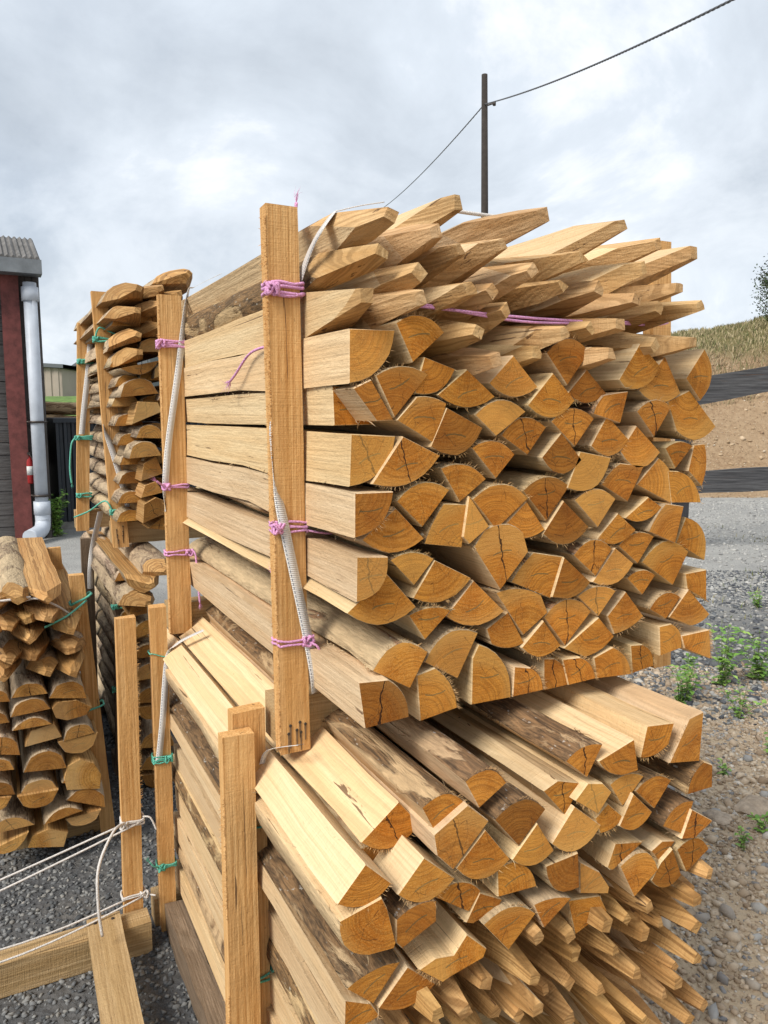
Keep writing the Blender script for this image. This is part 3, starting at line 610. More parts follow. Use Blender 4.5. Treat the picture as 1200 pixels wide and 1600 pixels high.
# ------------------------------------------------------------------ ground and far setting
def pos_mat(name): return new_mat(name, .9, .15)
def ground_mat():
    m, t, p = pos_mat('ground'); tc = N(t, 'ShaderNodeTexCoord'); s = N(t, 'ShaderNodeSeparateXYZ'); t.links.new(tc.outputs['Object'], s.inputs[0])
    def nn(sc, d=5, r=.6): return noi(t, coords(t, (sc,) * 3), 1, d, r)
    fine = nn(60, 6, .7); md = nn(3, 5); lg = nn(.5, 4)
    v = N(t, 'ShaderNodeTexVoronoi', inp={'Scale': 45.}); t.links.new(tc.outputs['Object'], v.inputs['Vector'])
    dark = mixc(t, fine, (.045, .047, .052), (.14, .14, .14)); dark = mixc(t, ramp(t, md, [(.45, 0), (.7, .6)]), dark, (.17, .155, .135))
    dirt = mixc(t, fine, (.30, .225, .145), (.60, .48, .34)); dirt = mixc(t, ramp(t, md, [(.45, 0), (.62, .7)]), dirt, (.46, .36, .25))
    road = mixc(t, ramp(t, lg, [(.3, 0), (.7, 1)]), (.29, .29, .28), (.44, .43, .40)); road = mixc(t, math_n(t, 'MULTIPLY', fine, .5), road, (.22, .22, .215))
    road = mixc(t, ramp(t, md, [(.42, 0), (.7, .7)]), road, (.25, .245, .235)); road = mixc(t, ramp(t, nn(140, 3, .8), [(.5, 0), (.7, .6)]), road, (.13, .13, .13))
    wobble = math_n(t, 'MULTIPLY', math_n(t, 'SUBTRACT', lg, .5), 1.6)
    X = math_n(t, 'ADD', s.outputs[0], wobble); Y = math_n(t, 'ADD', s.outputs[1], wobble)
    near_right = math_n(t, 'MULTIPLY', ramp(t, math_n(t, 'MULTIPLY', X, .2), [(.08, 0), (.13, 1)]), ramp(t, math_n(t, 'MULTIPLY', Y, .1), [(.42, 1), (.52, 0)]))
    far = ramp(t, math_n(t, 'MULTIPLY', Y, .1), [(.56, 0), (.78, 1)])
    col = mixc(t, near_right, dark, dirt); col = mixc(t, far, col, road)
    t.links.new(col, p.inputs['Base Color']); bump(t, p, math_n(t, 'ADD', fine, v.outputs['Distance']), .8, .012); return m
bm = bmesh.new(); nx, ny = 60, 80
def gz(X, Y):
    return 0.
xs = [-400, -200, -90, -45, -25] + [-15 + i * .5 for i in range(61)] + [20, 30, 50, 100, 220, 400]
ysr = [-60, -20, -8, -3] + [-1 + i * .4 for i in range(55)] + [24, 30, 40, 60, 100, 200, 400, 800]
g = [[bm.verts.new((x, y, gz(x, y))) for x in xs] for y in ysr]
for j in range(len(ysr) - 1):
    for i in range(len(xs) - 1): f = bm.faces.new((g[j][i], g[j][i + 1], g[j + 1][i + 1], g[j + 1][i])); f.smooth = True
tag(finish('ground', bm, ground_mat(), rz=YAW), kind='structure')
def terrain(name, fn, x0, x1, y0, y1, nx, ny, mat):
    bm = bmesh.new(); g = []
    for j in range(ny + 1):
        row = []
        for i in range(nx + 1):
            X = x0 + (x1 - x0) * i / nx; Y = y0 + (y1 - y0) * j / ny; row.append(bm.verts.new((X, Y, fn(X, Y))))
        g.append(row)
    for j in range(ny):
        for i in range(nx): f = bm.faces.new((g[j][i], g[j][i + 1], g[j + 1][i + 1], g[j + 1][i])); f.smooth = True
    return tag(finish(name, bm, mat, rz=YAW), kind='structure')
def sm(a, b, x): t = min(1, max(0, (x - a) / (b - a))); return t * t * (3 - 2 * t)
def bankz(X, Y):
    top = 3.12 + .165 * (X - 8) + .12 * noise.noise((X * .8, Y * .3, 5)) if X > 0 else 3
    prof = .62 * sm(15.6, 20.5, Y) + .38 * sm(19.5, 23.5, Y)
    edge = sm(2.0, 6.5, X)
    z = (top + .85) * prof * edge
    return z + .14 * noise.noise((X * 1.3, Y * 1.3, 0)) * prof * edge + .05 * noise.noise((X * 4, Y * 4, 3)) * prof * edge - (.12 if Y < 15.7 or X < 2.2 else 0)
def bank_mat():
    m, t, p = pos_mat('bank earth'); tc = N(t, 'ShaderNodeTexCoord'); s = N(t, 'ShaderNodeSeparateXYZ'); t.links.new(tc.outputs['Object'], s.inputs[0])
    f = noi(t, coords(t, (9,) * 3), 1, 8, .75); b = noi(t, coords(t, (1.1,) * 3), 1, 5)
    c = mixc(t, ramp(t, f, [(.35, 0), (.7, 1)]), (.31, .20, .115), (.52, .375, .235)); c = mixc(t, ramp(t, b, [(.4, 0), (.7, .6)]), c, (.48, .35, .225))
    hgt = ramp(t, math_n(t, 'MULTIPLY', math_n(t, 'ADD', s.outputs[2], math_n(t, 'MULTIPLY', b, 1.2)), .2), [(.74, 0), (.86, 1)])
    c = mixc(t, hgt, c, mixc(t, f, (.13, .13, .05), (.28, .22, .11)))
    t.links.new(c, p.inputs['Base Color']); bump(t, p, f, 1., .12); return m
terrain('bank', bankz, 2, 60, 15.4, 30, 240, 70, bank_mat())
grass_m = plain('far grass', (.10, .17, .035), .9, .4, 2.5)
terrain('grass_rise', lambda X, Y: 3.0 * sm(30, 46, Y) * sm(-1, -8, X) + .1 * noise.noise((X * .4, Y * .4, 2)) - .12, -70, -1, 28, 110, 50, 50, grass_m)
terrain('hills', lambda X, Y: 9 * sm(260, 420, Y) * (1 + .4 * noise.noise((X * .01, 3, 1))) - .3, -400, 400, 250, 440, 60, 12, plain('far hill', (.13, .17, .12), .95, .2, .1))

# stones: many small broken stones in one mesh each
ICO = bmesh.new(); bmesh.ops.create_icosphere(ICO, subdivisions=1, radius=1)
ICO_V = np.array([v.co[:] for v in ICO.verts]); ICO_F = np.array([[v.index for v in f.verts] for f in ICO.faces]); ICO.free()
def island_mat(name, stops, rough=.85):
    m, t, p = new_mat(name, rough, .3); ge = N(t, 'ShaderNodeNewGeometry')
    c = ramp(t, ge.outputs['Random Per Island'], stops); n = noi(t, coords(t, (120,) * 3), 1, 4, .7)
    c = mixc(t, math_n(t, 'MULTIPLY', n, .3), c, (.09, .085, .08)); t.links.new(c, p.inputs['Base Color']); bump(t, p, n, .5, .004); return m
def stones(name, pts, sizes, mat, flat=.55, seed=1, zf=None):
    rg = np.random.default_rng(seed); n = len(pts)
    V = np.repeat(ICO_V[None], n, 0) * (1 + rg.uniform(-.5, .38, (n, 12, 1)))
    V *= np.stack([rg.uniform(.7, 1.3, n), rg.uniform(.55, 1., n), rg.uniform(flat * .7, flat * 1.3, n)], 1)[:, None, :]
    a, b = rg.uniform(0, 6.28, n), rg.normal(0, .35, n); ca, sa, cb, sb = np.cos(a), np.sin(a), np.cos(b), np.sin(b)
    x = V[..., 0].copy(); z = V[..., 2].copy(); V[..., 0] = x * cb[:, None] - z * sb[:, None]; V[..., 2] = x * sb[:, None] + z * cb[:, None]
    x = V[..., 0].copy(); y = V[..., 1].copy(); V[..., 0] = x * ca[:, None] - y * sa[:, None]; V[..., 1] = x * sa[:, None] + y * ca[:, None]
    V *= sizes[:, None, None]
    z0 = np.array([(zf or gz)(p[0], p[1]) for p in pts])
    V[..., 0] += pts[:, 0][:, None]; V[..., 1] += pts[:, 1][:, None]; V[..., 2] += (z0 + sizes * flat * rg.uniform(-.2, .55, n))[:, None]
    F = (ICO_F[None] + (np.arange(n) * 12)[:, None, None]).reshape(-1, 3)
    me = bpy.data.meshes.new(name); me.vertices.add(n * 12); me.vertices.foreach_set('co', V.reshape(-1)); me.loops.add(F.size); me.loops.foreach_set('vertex_index', F.reshape(-1).astype(np.int32))
    me.polygons.add(len(F)); me.polygons.foreach_set('loop_start', np.arange(0, F.size, 3, dtype=np.int32)); me.polygons.foreach_set('loop_total', np.full(len(F), 3, dtype=np.int32)); me.update(); me.validate()
    me.materials.append(mat); o = bpy.data.objects.new(name, me); C.collection.objects.link(o); o.rotation_euler.z = YAW; return o
rg = np.random.default_rng(5)
def scat(n, x0, x1, y0, y1, p=1.): return np.stack([rg.uniform(x0, x1, n), y0 + (y1 - y0) * rg.uniform(0, 1, n) ** p], 1)
grey_m = island_mat('grey crushed stone', [(0, (.05, .055, .06)), (.45, (.14, .145, .15)), (.8, (.26, .26, .25)), (.97, (.22, .21, .19)), (1, (.34, .32, .29))])
P1 = scat(15000, -2.3, -.2, 1.6, 3.4); P1b = scat(5000, -2.2, .2, 3.2, 6.5)
tag(stones('gravel', np.concatenate([P1, P1b]), np.concatenate([rg.uniform(.004, .0125, 15000) ** 1., rg.uniform(.008, .02, 5000)]), grey_m, seed=2), 'dark grey crushed stone covering the yard on the left', 'gravel', kind='stuff')
P2 = scat(16000, .9, 5.5, 4.0, 8.2, 1.2); P2 = P2[P2[:, 0] < .95 + P2[:, 1] * .62]
tag(stones('grey_rubble', P2, rg.uniform(.008, .034, len(P2)) * (.5 + .5 * rg.random(len(P2))), island_mat('grey rubble', [(0, (.05, .055, .068)), (.5, (.13, .14, .15)), (.8, (.26, .26, .25)), (1, (.44, .42, .38))]), seed=3), 'band of broken dark grey stones beside the stacks on the right', 'rubble', kind='stuff')
P3 = scat(46000, .7, 3.2, 1.5, 5.0)
tag(stones('pebbles', P3, np.abs(rg.normal(0, .0065, len(P3))) + .003 + .02 * (rg.random(len(P3)) < .02), island_mat('brown pebbles', [(0, (.28, .20, .13)), (.4, (.48, .37, .26)), (.7, (.60, .49, .36)), (.84, (.17, .175, .19)), (.92, (.38, .37, .35)), (1, (.70, .63, .53))]), seed=4), 'brown earth strewn with small pebbles at bottom right', 'pebbles', kind='stuff')
P4 = scat(22000, 1.5, 10.5, 6.6, 15.3, 1.)
tag(stones('road_gravel', P4, np.abs(rg.normal(0, .011, len(P4))) + .005, island_mat('pale gravel', [(0, (.22, .22, .22)), (.6, (.38, .375, .36)), (1, (.5, .49, .46))]), seed=6), 'pale grey gravel scattered over the road on the right', 'gravel', kind='stuff')
def boulder(X, Y, s, label, col, flat=.5, seed=0):
    random.seed(seed); bm = bmesh.new(); bmesh.ops.create_icosphere(bm, subdivisions=3, radius=1)
    for v in bm.verts:
        c = v.co.copy(); k = 1 + .35 * noise.noise(c * 1.3 + Vector((seed * 7, 0, 0))) + .1 * noise.noise(c * 5 + Vector((0, seed, 0)))
        v.co = Vector((c.x * k * s, c.y * k * s * .75, c.z * k * s * flat))
    p = wp(X, Y, gz(X, Y) + s * flat * .25)
    tag(finish('rock', bm, plain('rock %d' % seed, col, .9, .3, 30, bmp=.8), loc=p, rz=seed), label, 'rock')
boulder(1.62, 3.10, .10, 'flat tan rock half buried in the earth right of the pointed stakes', (.34, .27, .20), .3, 3)
boulder(1.42, 3.02, .06, 'small tan rock beside the pointed stakes at lower right', (.36, .29, .22), .4, 5)
boulder(2.28, 5.0, .055, 'dark grey stone lying by the green weeds on the right', (.09, .095, .10), .6, 8)

# blades of grass and dry weeds on the bank
def blades(name, pts, h0, h1, mat, w=.012, zf=gz, lean=.35, seed=1):
    rg = np.random.default_rng(seed); n = len(pts); h = rg.uniform(h0, h1, n); a = rg.uniform(0, 6.28, n); l = rg.uniform(.05, lean, n) * h; ww = w * rg.uniform(.6, 1.3, n)
    z = np.array([zf(p[0], p[1]) for p in pts]) - .02; dx, dy = np.cos(a), np.sin(a); b = rg.uniform(0, 6.28, n); px, py = np.cos(b) * ww, np.sin(b) * ww
    V = np.zeros((n, 5, 3))
    V[:, 0] = np.stack([pts[:, 0] - px, pts[:, 1] - py, z], 1); V[:, 1] = np.stack([pts[:, 0] + px, pts[:, 1] + py, z], 1)
    V[:, 2] = np.stack([pts[:, 0] + dx * l * .35 + px * .7, pts[:, 1] + dy * l * .35 + py * .7, z + h * .6], 1); V[:, 3] = np.stack([pts[:, 0] + dx * l * .35 - px * .7, pts[:, 1] + dy * l * .35 - py * .7, z + h * .6], 1)
    V[:, 4] = np.stack([pts[:, 0] + dx * l, pts[:, 1] + dy * l, z + h], 1)
    q = (np.array([0, 1, 2, 3])[None] + (np.arange(n) * 5)[:, None]); tr = (np.array([3, 2, 4])[None] + (np.arange(n) * 5)[:, None])
    me = bpy.data.meshes.new(name); me.from_pydata(V.reshape(-1, 3).tolist(), [], q.tolist() + tr.tolist()); me.materials.append(mat)
    o = bpy.data.objects.new(name, me); C.collection.objects.link(o); o.rotation_euler.z = YAW; return o
gp = scat(15000, 6.5, 13.5, 21.6, 24.2); gp = gp[rg.random(len(gp)) < .35 + .65 * np.array([noise.noise((p[0] * .9, p[1] * 1.4, 2)) > -.1 for p in gp])]
tag(blades('bank_grass', gp, .03, .17, island_mat('green and dry grass', [(0, (.10, .12, .04)), (.3, (.19, .19, .07)), (.5, (.33, .27, .14)), (1, (.48, .40, .24))]), .016, bankz, .6), 'long green and dry grass along the top of the bank', 'grass', kind='stuff')
dp = scat(3000, 6.5, 13, 19.0, 21.6)
tag(blades('dry_weeds', dp, .05, .30, island_mat('dry weeds', [(0, (.25, .18, .10)), (.6, (.38, .29, .17)), (.9, (.16, .17, .06)), (1, (.5, .42, .28))]), .015, bankz, .9, 3), 'sparse dry weeds on the tan slope behind the fence', 'weeds', kind='stuff')
P5 = scat(9000, 6.3, 13, 15.7, 21.5)
tag(stones('bank_rubble', P5, rg.uniform(.012, .05, len(P5)) * (.5 + 1.2 * (rg.random(len(P5)) < .04)), island_mat('bank rubble', [(0, (.24, .15, .085)), (.5, (.42, .30, .18)), (.9, (.55, .42, .28)), (1, (.62, .55, .44))]), seed=9, zf=bankz), 'loose tan clods and stones on the bare slope behind the fence', 'rubble', kind='stuff')
sp = scat(2600, 2.6, 9, 6.2, 11.5); sp = sp[np.array([noise.noise((p[0] * 1.2, p[1] * 1.2, 9)) > .12 for p in sp])]
tag(blades('road_edge_grass', sp, .02, .09, island_mat('edge grass', [(0, (.10, .14, .04)), (.5, (.2, .2, .09)), (1, (.34, .30, .17))]), .006, gz, .8, 7), 'thin tufts of grass along the gravel road edge', 'grass', kind='stuff')

# leafy weeds
leaf_g = island_mat('weed leaves', [(0, (.10, .24, .03)), (.5, (.18, .36, .05)), (1, (.32, .48, .10))], .55); stem_m = plain('weed stem', (.16, .20, .06), .7)
def weed(X, Y, h, n_st, spread, label, leafL=.03, seed=1, dens=14):
    random.seed(seed); root = empty('weed_plant', wp(X, Y, gz(X, Y)), YAW); bs = bmesh.new(); bl = bmesh.new()
    for s in range(n_st):
        a = random.uniform(0, 6.28); ln = random.uniform(.1, 1) * spread; hh = h * random.uniform(.55, 1)
        pts = [(random.uniform(-.2, .2) * spread, random.uniform(-.2, .2) * spread, -.01), (math.cos(a) * ln * .4, math.sin(a) * ln * .4, hh * .5), (math.cos(a) * ln, math.sin(a) * ln, hh)]
        sp_ = smooth_path(pts, 5); tube(bs, sp_, [.0022 * (1 - .6 * i / len(sp_)) for i in range(len(sp_))], 4)
        for k in range(dens):
            t = random.uniform(.12, 1); p = Vector(sp_[int(t * (len(sp_) - 1))]); b = random.uniform(0, 6.28); L = leafL * random.uniform(.8, 1.6)
            d_ = Vector((math.cos(b), math.sin(b), random.uniform(-.1, .7))).normalized(); s_ = d_.cross(Vector((0, 0, 1))).normalized() * L * .30
            m_ = p + d_ * L * .5 + Vector((0, 0, L * .06)); e = p + d_ * L - Vector((0, 0, L * .15)); v0 = bl.verts.new(p); v1 = bl.verts.new(m_ + s_); v2 = bl.verts.new(e); v3 = bl.verts.new(m_ - s_); v4 = bl.verts.new(m_ - Vector((0, 0, L * .07)))
            for tri in ((v0, v1, v4), (v1, v2, v4), (v2, v3, v4), (v3, v0, v4)): bl.faces.new(tri)
    finish('stem', bs, stem_m, root); finish('foliage', bl, leaf_g, root, recalc=False)
    tag(root, label, 'weed', 'green weeds in the rubble'); return root
weed(1.80, 4.35, .30, 11, .22, 'green leafy weed right under the corner of the upper stack', .035, 1, 18)
weed(2.14, 4.62, .42, 10, .17, 'tall green weed standing among grey stones right of the upper stack', .04, 2, 18)
weed(2.42, 4.72, .36, 9, .20, 'bushy green weed at the right edge among grey stones', .045, 3, 18)
weed(2.02, 4.1, .22, 6, .14, 'low green weed in front of the tall one in the rubble', .03, 4, 12)
weed(1.95, 3.62, .16, 4, .06, 'slim upright seedling in brown earth beside the barky stake', .028, 5, 10)
weed(1.62, 3.42, .07, 4, .04, 'tiny green seedling in brown pebbles halfway down the right side', .022, 6, 7)
weed(1.42, 2.80, .10, 4, .05, 'small green sprout beside the pointed stake tips', .022, 7, 8)
weed(1.60, 2.66, .06, 4, .05, 'tiny sprout in the earth low on the right', .018, 8, 8)
weed(1.56, 2.92, .09, 5, .06, 'green sprout by the flat tan rock', .024, 9, 8)
weed(1.88, 2.94, .16, 8, .10, 'green sprig growing over the old tree root at right edge', .03, 10, 14)
weed(3.35, 6.6, .16, 8, .14, 'small green tuft at the edge of the pale gravel road', .03, 12, 12)
weed(-4.65, 10.6, .75, 16, .28, 'dark green bushy weed in front of the dark metal container', .07, 11, 30)
# old root
random.seed(4); root = empty('tree_root', wp(1.80, 2.86, 0), YAW); rm = bark_mat('old root', dark=(.09, .085, .08), mid=(.26, .24, .21), pale=(.36, .32, .27), peel=.6)
bm = bmesh.new(); tube(bm, smooth_path([(.12, .06, .10), (.05, .03, .10), (0, 0, .05), (-.07, -.05, .0), (-.12, -.07, -.02)], 6), [.035 - .0009 * i for i in range(25)], 9); finish('root_stub', bm, rm, root)
for k in range(6):
    bm = bmesh.new(); a = R(150 + k * 32); p = [(0, 0, .06)]
    for j in range(1, 6): p.append((math.cos(a + j * .12) * j * .028, math.sin(a + j * .12) * j * .026, .06 - j * .016 + random.uniform(-.006, .006)))
    q = smooth_path(p, 4); tube(bm, q, [.013 * (1 - .85 * i / len(q)) for i in range(len(q))], 6); finish('root_strand', bm, rm, root)
tag(root, 'grey weathered tree root sticking out of the earth at right edge', 'root')

# ------------------------------------------------------------------ fence, pole, tree on the right
def fence():
    root = empty('plank_fence', wp(7, 9.5, 0), YAW); m = wood_side('tarred plank', 0, a=(.13, .13, .135), b=(.07, .07, .076), dark=(.012, .012, .012), stain=.3, kerf=.2, lines=.8)
    pm = wood_side('tarred post', 2, a=(.045, .045, .05), b=(.03, .03, .034), dark=(.012, .012, .012))
    for (z, dz, h, nm) in ((2.02, .17, .33, 'a'), (.87, .06, .29, 'b')):
        bm = bmesh.new(); n = 40; rings = []; random.seed(int(z * 10))
        for i in range(n + 1):
            x = -3.4 + 9 * i / n; zc = z + dz * (x + 3.0) + .02 * noise.noise((x * .7, z, 1)); hh = h / 2 + .016 * noise.noise((x * 1.5, z, 4))
            rings.append([bm.verts.new(v) for v in ((x, -.035, zc - hh), (x, .035, zc - hh), (x, .035, zc + hh), (x, -.035, zc + hh))])
        for i in range(n):
            for k in range(4): bm.faces.new((rings[i][k], rings[i][(k + 1) % 4], rings[i + 1][(k + 1) % 4], rings[i + 1][k]))
        bm.faces.new(rings[0]); bm.faces.new(rings[-1]); finish('rail', bm, m, root)
    for x in (-3.2, 4.8):
        bm = bmesh.new(); box(bm, (x - .08, .037, -.1), (x + .08, .19, 2.15), 0, .004, 5); finish('post', bm, pm, root)
    tag(root, 'dark fence of two wide weathered planks in front of the bank', 'fence')
fence()
pole = empty('utility_pole', wp(2.62, 20, 0), YAW); bm = bmesh.new(); tube(bm, [(0, 0, -.3), (-.03, 0, 5), (-.12, 0, 10.12)], [.12, .10, .075], 12)
finish('shaft', bm, plain('pole timber', (.032, .026, .022), .9, .3, 6), pole)
bm = bmesh.new(); tube(bm, smooth_path([(-.03, 0, 9.40), (.05, -.02, 9.42), (.12, -.04, 9.43)], 4), .02, 6); tube(bm, [(.13, -.04, 9.46), (.13, -.04, 9.38)], .04, 8); finish('bracket', bm, M['nail'], pole)
tag(pole, 'tall dark wooden utility pole rising behind the upper stack', 'utility pole')
bm = bmesh.new()
def sag(a, b, s, n=40): return [Vector(a).lerp(Vector(b), i / n) - Vector((0, 0, s * 4 * (i / n) * (1 - i / n))) for i in range(n + 1)]
pts = sag((3.961, 9.0, 6.317), (2.505, 19.96, 9.409), .12)
pts2 = sag((2.505, 19.96, 9.409), (-1.694, 52, 14.513), .5)
for ph in (0, 2.1, 4.2):
    for P_, k in ((pts, 2.2), (pts2, 2.2)):
        Q = []
        for i in range(len(P_) * 6 - 6):
            p = P_[i // 6].lerp(P_[i // 6 + 1], (i % 6) / 6); Q.append(p + Vector((math.cos(i * .9 + ph), 0, math.sin(i * .9 + ph))) * .009)
        tube(bm, Q, .009, 5)
tag(finish('overhead_cable', bm, plain('cable', (.10, .10, .11), .5), rz=YAW), 'twisted overhead cable running from the wooden pole across the sky', 'cable')
def tree(X, Y, z, H_, label, seed, dens, w):
    random.seed(seed); root = empty('tree', wp(X, Y, z), YAW); bt = bmesh.new(); bc = bmesh.new()
    tr = smooth_path([(0, 0, -.2), (.05, 0, H_ * .4), (-.05, .05, H_ * .75), (0, 0, H_)], 6); tube(bt, tr, [.07 * (1 - .85 * i / len(tr)) for i in range(len(tr))], 7)
    for k in range(60):
        t = random.uniform(.08, .97); p = tr[int(t * (len(tr) - 1))]; a = random.uniform(0, 6.28); L = w * (1.08 - t) * random.uniform(.6, 1.15) + .15
        e = p + Vector((math.cos(a) * L, math.sin(a) * L, L * random.uniform(.25, .9))); br = smooth_path([p, p.lerp(e, .5) + Vector((0, 0, -.03)), e], 4); tube(bt, br, [.018 * (1 - .8 * i / len(br)) for i in range(len(br))], 4)
        for j in range(dens):
            q = p.lerp(e, random.uniform(.3, 1.05)) + Vector([random.gauss(0, .10) for _ in range(3)]); d_ = Vector([random.uniform(-1, 1) for _ in range(3)]).normalized(); s = d_.cross(Vector((.2, .5, 1))).normalized() * .022; L2 = random.uniform(.04, .09)
            bc.faces.new([bc.verts.new(q), bc.verts.new(q + d_ * L2 * .5 + s), bc.verts.new(q + d_ * L2), bc.verts.new(q + d_ * L2 * .5 - s)])
    finish('trunk', bt, plain('tree bark', (.10, .08, .06), .9), root); finish('crown', bc, island_mat('tree leaves %d' % seed, [(0, (.03, .06, .015)), (.6, (.06, .11, .03)), (1, (.12, .18, .05))], .6), root, recalc=False)
    tag(root, label, 'tree')
tree(11.55, 22.6, bankz(11.55, 22.6) - .1, 1.9, 'dark green tree on top of the bank at the right edge', 2, 75, .85)

# ------------------------------------------------------------------ workshop, container, far buildings on the left
random.seed(11)
wk = empty('workshop', (0, 11.55, 0))
gp_m = wood_side('grey weathered boards', 0, a=(.17, .165, .16), b=(.11, .105, .10), dark=(.05, .045, .045), stain=.5, kerf=.2, lines=.9)
bm = bmesh.new()
for k in range(22):
    z = .02 + k * .165; box(bm, (-5.5, -.01 - random.uniform(0, .012), z), (.72, .03, z + .158), 0, .003, 12)
box(bm, (-5.5, .032, 0), (.72, 5.5, 3.66)); finish('wall', bm, gp_m, wk)
bm = bmesh.new()
for k in range(3): box(bm, (.465 + k * .085, -.07, 0), (.54 + k * .085, -.028, 3.66), 0, .003, 8)
finish('dark_board', bm, plain('dark boards', (.07, .062, .058), .9, .3, 8), wk)
red_m = plain('oxblood paint', (.15, .042, .036), .7, .4, 9, bmp=.2)
bm = bmesh.new(); box(bm, (.24, -.19, 0), (.46, -.075, 3.62), 0, .003, 8); finish('red_post', bm, red_m, wk)
pv = plain('pvc', (.48, .52, .58), .45, .14, 4)
dp_ = bmesh.new(); tube(dp_, [(.59, -.25, 3.45), (.59, -.25, .42)], .085, 16); tube(dp_, smooth_path([(.59, -.25, .42), (.59, -.26, .25), (.55, -.36, .15), (.40, -.60, .10)], 5), .10, 16)
dn = finish('downpipe', dp_, pv, wk)
for z in (3.3, .45):
    b_ = bmesh.new(); tube(b_, [(.59, -.25, z - .09), (.59, -.25, z + .09)], .108, 16); finish('pipe_socket', b_, pv, dn)
for z in (1.62, .62):
    b_ = bmesh.new(); tube(b_, [(.59, -.25, z - .015), (.59, -.25, z + .015)], .112, 16); tube(b_, [(.46, -.20, z), (.72, -.16, z)], .012, 6); finish('pipe_clip', b_, M['nail'], dn)
gm = plain('zinc', (.20, .215, .225), .5, .25, 5, .5)
bm = bmesh.new(); box(bm, (-5.6, -.42, 3.54), (.74, -.20, 3.57)); box(bm, (-5.6, -.45, 3.54), (.74, -.42, 3.72)); box(bm, (.72, -.418, 3.572), (.74, -.20, 3.71)); box(bm, (-5.6, -.20, 3.54), (.74, -.17, 3.74)); finish('gutter', bm, gm, wk)
bm = bmesh.new(); sl = math.tan(R(21)); n = 300
for part in range(2):
    prev = None
    for i in range(n + 1):
        x = -5.6 + 6.33 * i / n; zz = .018 * math.sin(i * 1.9); y0 = -.35; y1 = .95
        a_, b_ = (y0, y1) if part == 0 else (y1, 5.6)
        za = 3.76 + (a_ - y0) * sl if part == 0 else 3.76 + 1.3 * sl; zb = 3.76 + 1.3 * sl if part == 0 else 3.76 + 1.3 * sl - 3.45 * sl
        cur = [bm.verts.new((x, a_, za + zz)), bm.verts.new((x, b_, zb + zz)), bm.verts.new((x, b_, zb + zz - .03)), bm.verts.new((x, a_, za + zz - .03))]
        if prev:
            for k in range(4): bm.faces.new((prev[k], prev[(k + 1) % 4], cur[(k + 1) % 4], cur[k]))
        prev = cur
finish('roof', bm, plain('fibre cement', (.13, .125, .12), .9, .4, 5, bmp=.4), wk)
bm = bmesh.new(); box(bm, (.68, -.20, 3.60), (.718, 5.5, 3.655)); vs = [bm.verts.new(v) for v in ((.70, -.3, 3.66), (.70, 0.95, 4.22), (.70, 5.5, 3.0), (.73, -.3, 3.66), (.73, 0.95, 4.22), (.73, 5.5, 3.0))]
bm.faces.new(vs[:3]); bm.faces.new(vs[3:]); finish('gable', bm, plain('gable board', (.12, .10, .09), .9), wk)
tag(wk, 'grey weathered timber workshop with red post and white downpipe', 'building')
fe = empty('fire_extinguisher', (.465, 11.40, .78)); bm = bmesh.new(); tube(bm, [(0, 0, 0), (0, 0, .02), (0, 0, .30), (0, 0, .36), (0, 0, .40)], [.045, .052, .052, .035, .018], 12); finish('cylinder', bm, plain('extinguisher red', (.35, .02, .02), .35), fe)
bm = bmesh.new(); tube(bm, [(0, 0, .12), (0, 0, .24)], .054, 12); finish('pale_band', bm, plain('paper', (.6, .6, .58), .6), fe)
bm = bmesh.new(); box(bm, (-.02, -.05, .40), (.02, .05, .43)); tube(bm, smooth_path([(0, -.04, .41), (.06, -.07, .3), (.05, -.08, .12)], 4), .01, 6); finish('hose', bm, M['nail'], fe)
tag(fe, 'small red fire extinguisher between the red post and the white pipe', 'extinguisher')
cn = empty('metal_container', (.88, 12.2, 0)); bm = bmesh.new(); n = 26
prof = []
for i in range(n): x = i * .11; prof += [(x, 0), (x + .04, 0), (x + .055, .035), (x + .095, .035)]
for (y0, y1) in ((0, 2.4),):
    lo = [bm.verts.new((x, y0 + dy, .12)) for x, dy in prof]; hi = [bm.verts.new((x, y0 + dy, 1.60)) for x, dy in prof]
    for i in range(len(prof) - 1): bm.faces.new((lo[i], lo[i + 1], hi[i + 1], hi[i]))
box(bm, (0, .04, .12), (prof[-1][0], 2.4, 1.6)); dk = plain('dark blue steel', (.022, .028, .036), .45, .3, 3); finish('body', bm, dk, cn)
bm = bmesh.new(); box(bm, (-.03, -.03, 1.602), (prof[-1][0] + .03, 2.43, 1.67)); finish('top_rail', bm, dk, cn)
bm = bmesh.new(); box(bm, (0, .02, -.02), (prof[-1][0], 2.4, .118)); finish('base', bm, plain('concrete sill', (.22, .21, .19), .9, .3, 8), cn)
tag(cn, 'low dark corrugated metal container beside the workshop', 'container')
random.seed(6)
for k in range(10):
    bm = bmesh.new(); z = .9 + (k % 5) * .235; y = 15.5 + (k // 5) * .32 ; r = random.uniform(.09, .13); x0 = .2 + random.uniform(-.5, .3)
    tube(bm, [(x0 + i * .5, y + .03 * noise.noise((i * .7, k, 0)), z + .06 * noise.noise((i * .5, k, 5))) for i in range(9)], [r * (1 + .12 * noise.noise((i, k, 9))) for i in range(9)], 10)
    o = finish('stacked_log', bm, bark_mat('log bark %d' % k, ax=0, peel=.5)); tag(o, '%s long brown log from the top of the %s of the pile behind the container' % (ORD[4 - k % 5], 'front' if k < 5 else 'back'), 'log', 'long logs piled behind the container')
bm = bmesh.new()
for x in (.1, 1.6, 3.2): box(bm, (x, 15.35, -.02), (x + .14, 16.0, .84))
tag(finish('log_trestle', bm, plain('trestle', (.16, .12, .09), .9)), 'dark timber trestles carrying the long logs behind the container', 'trestle')
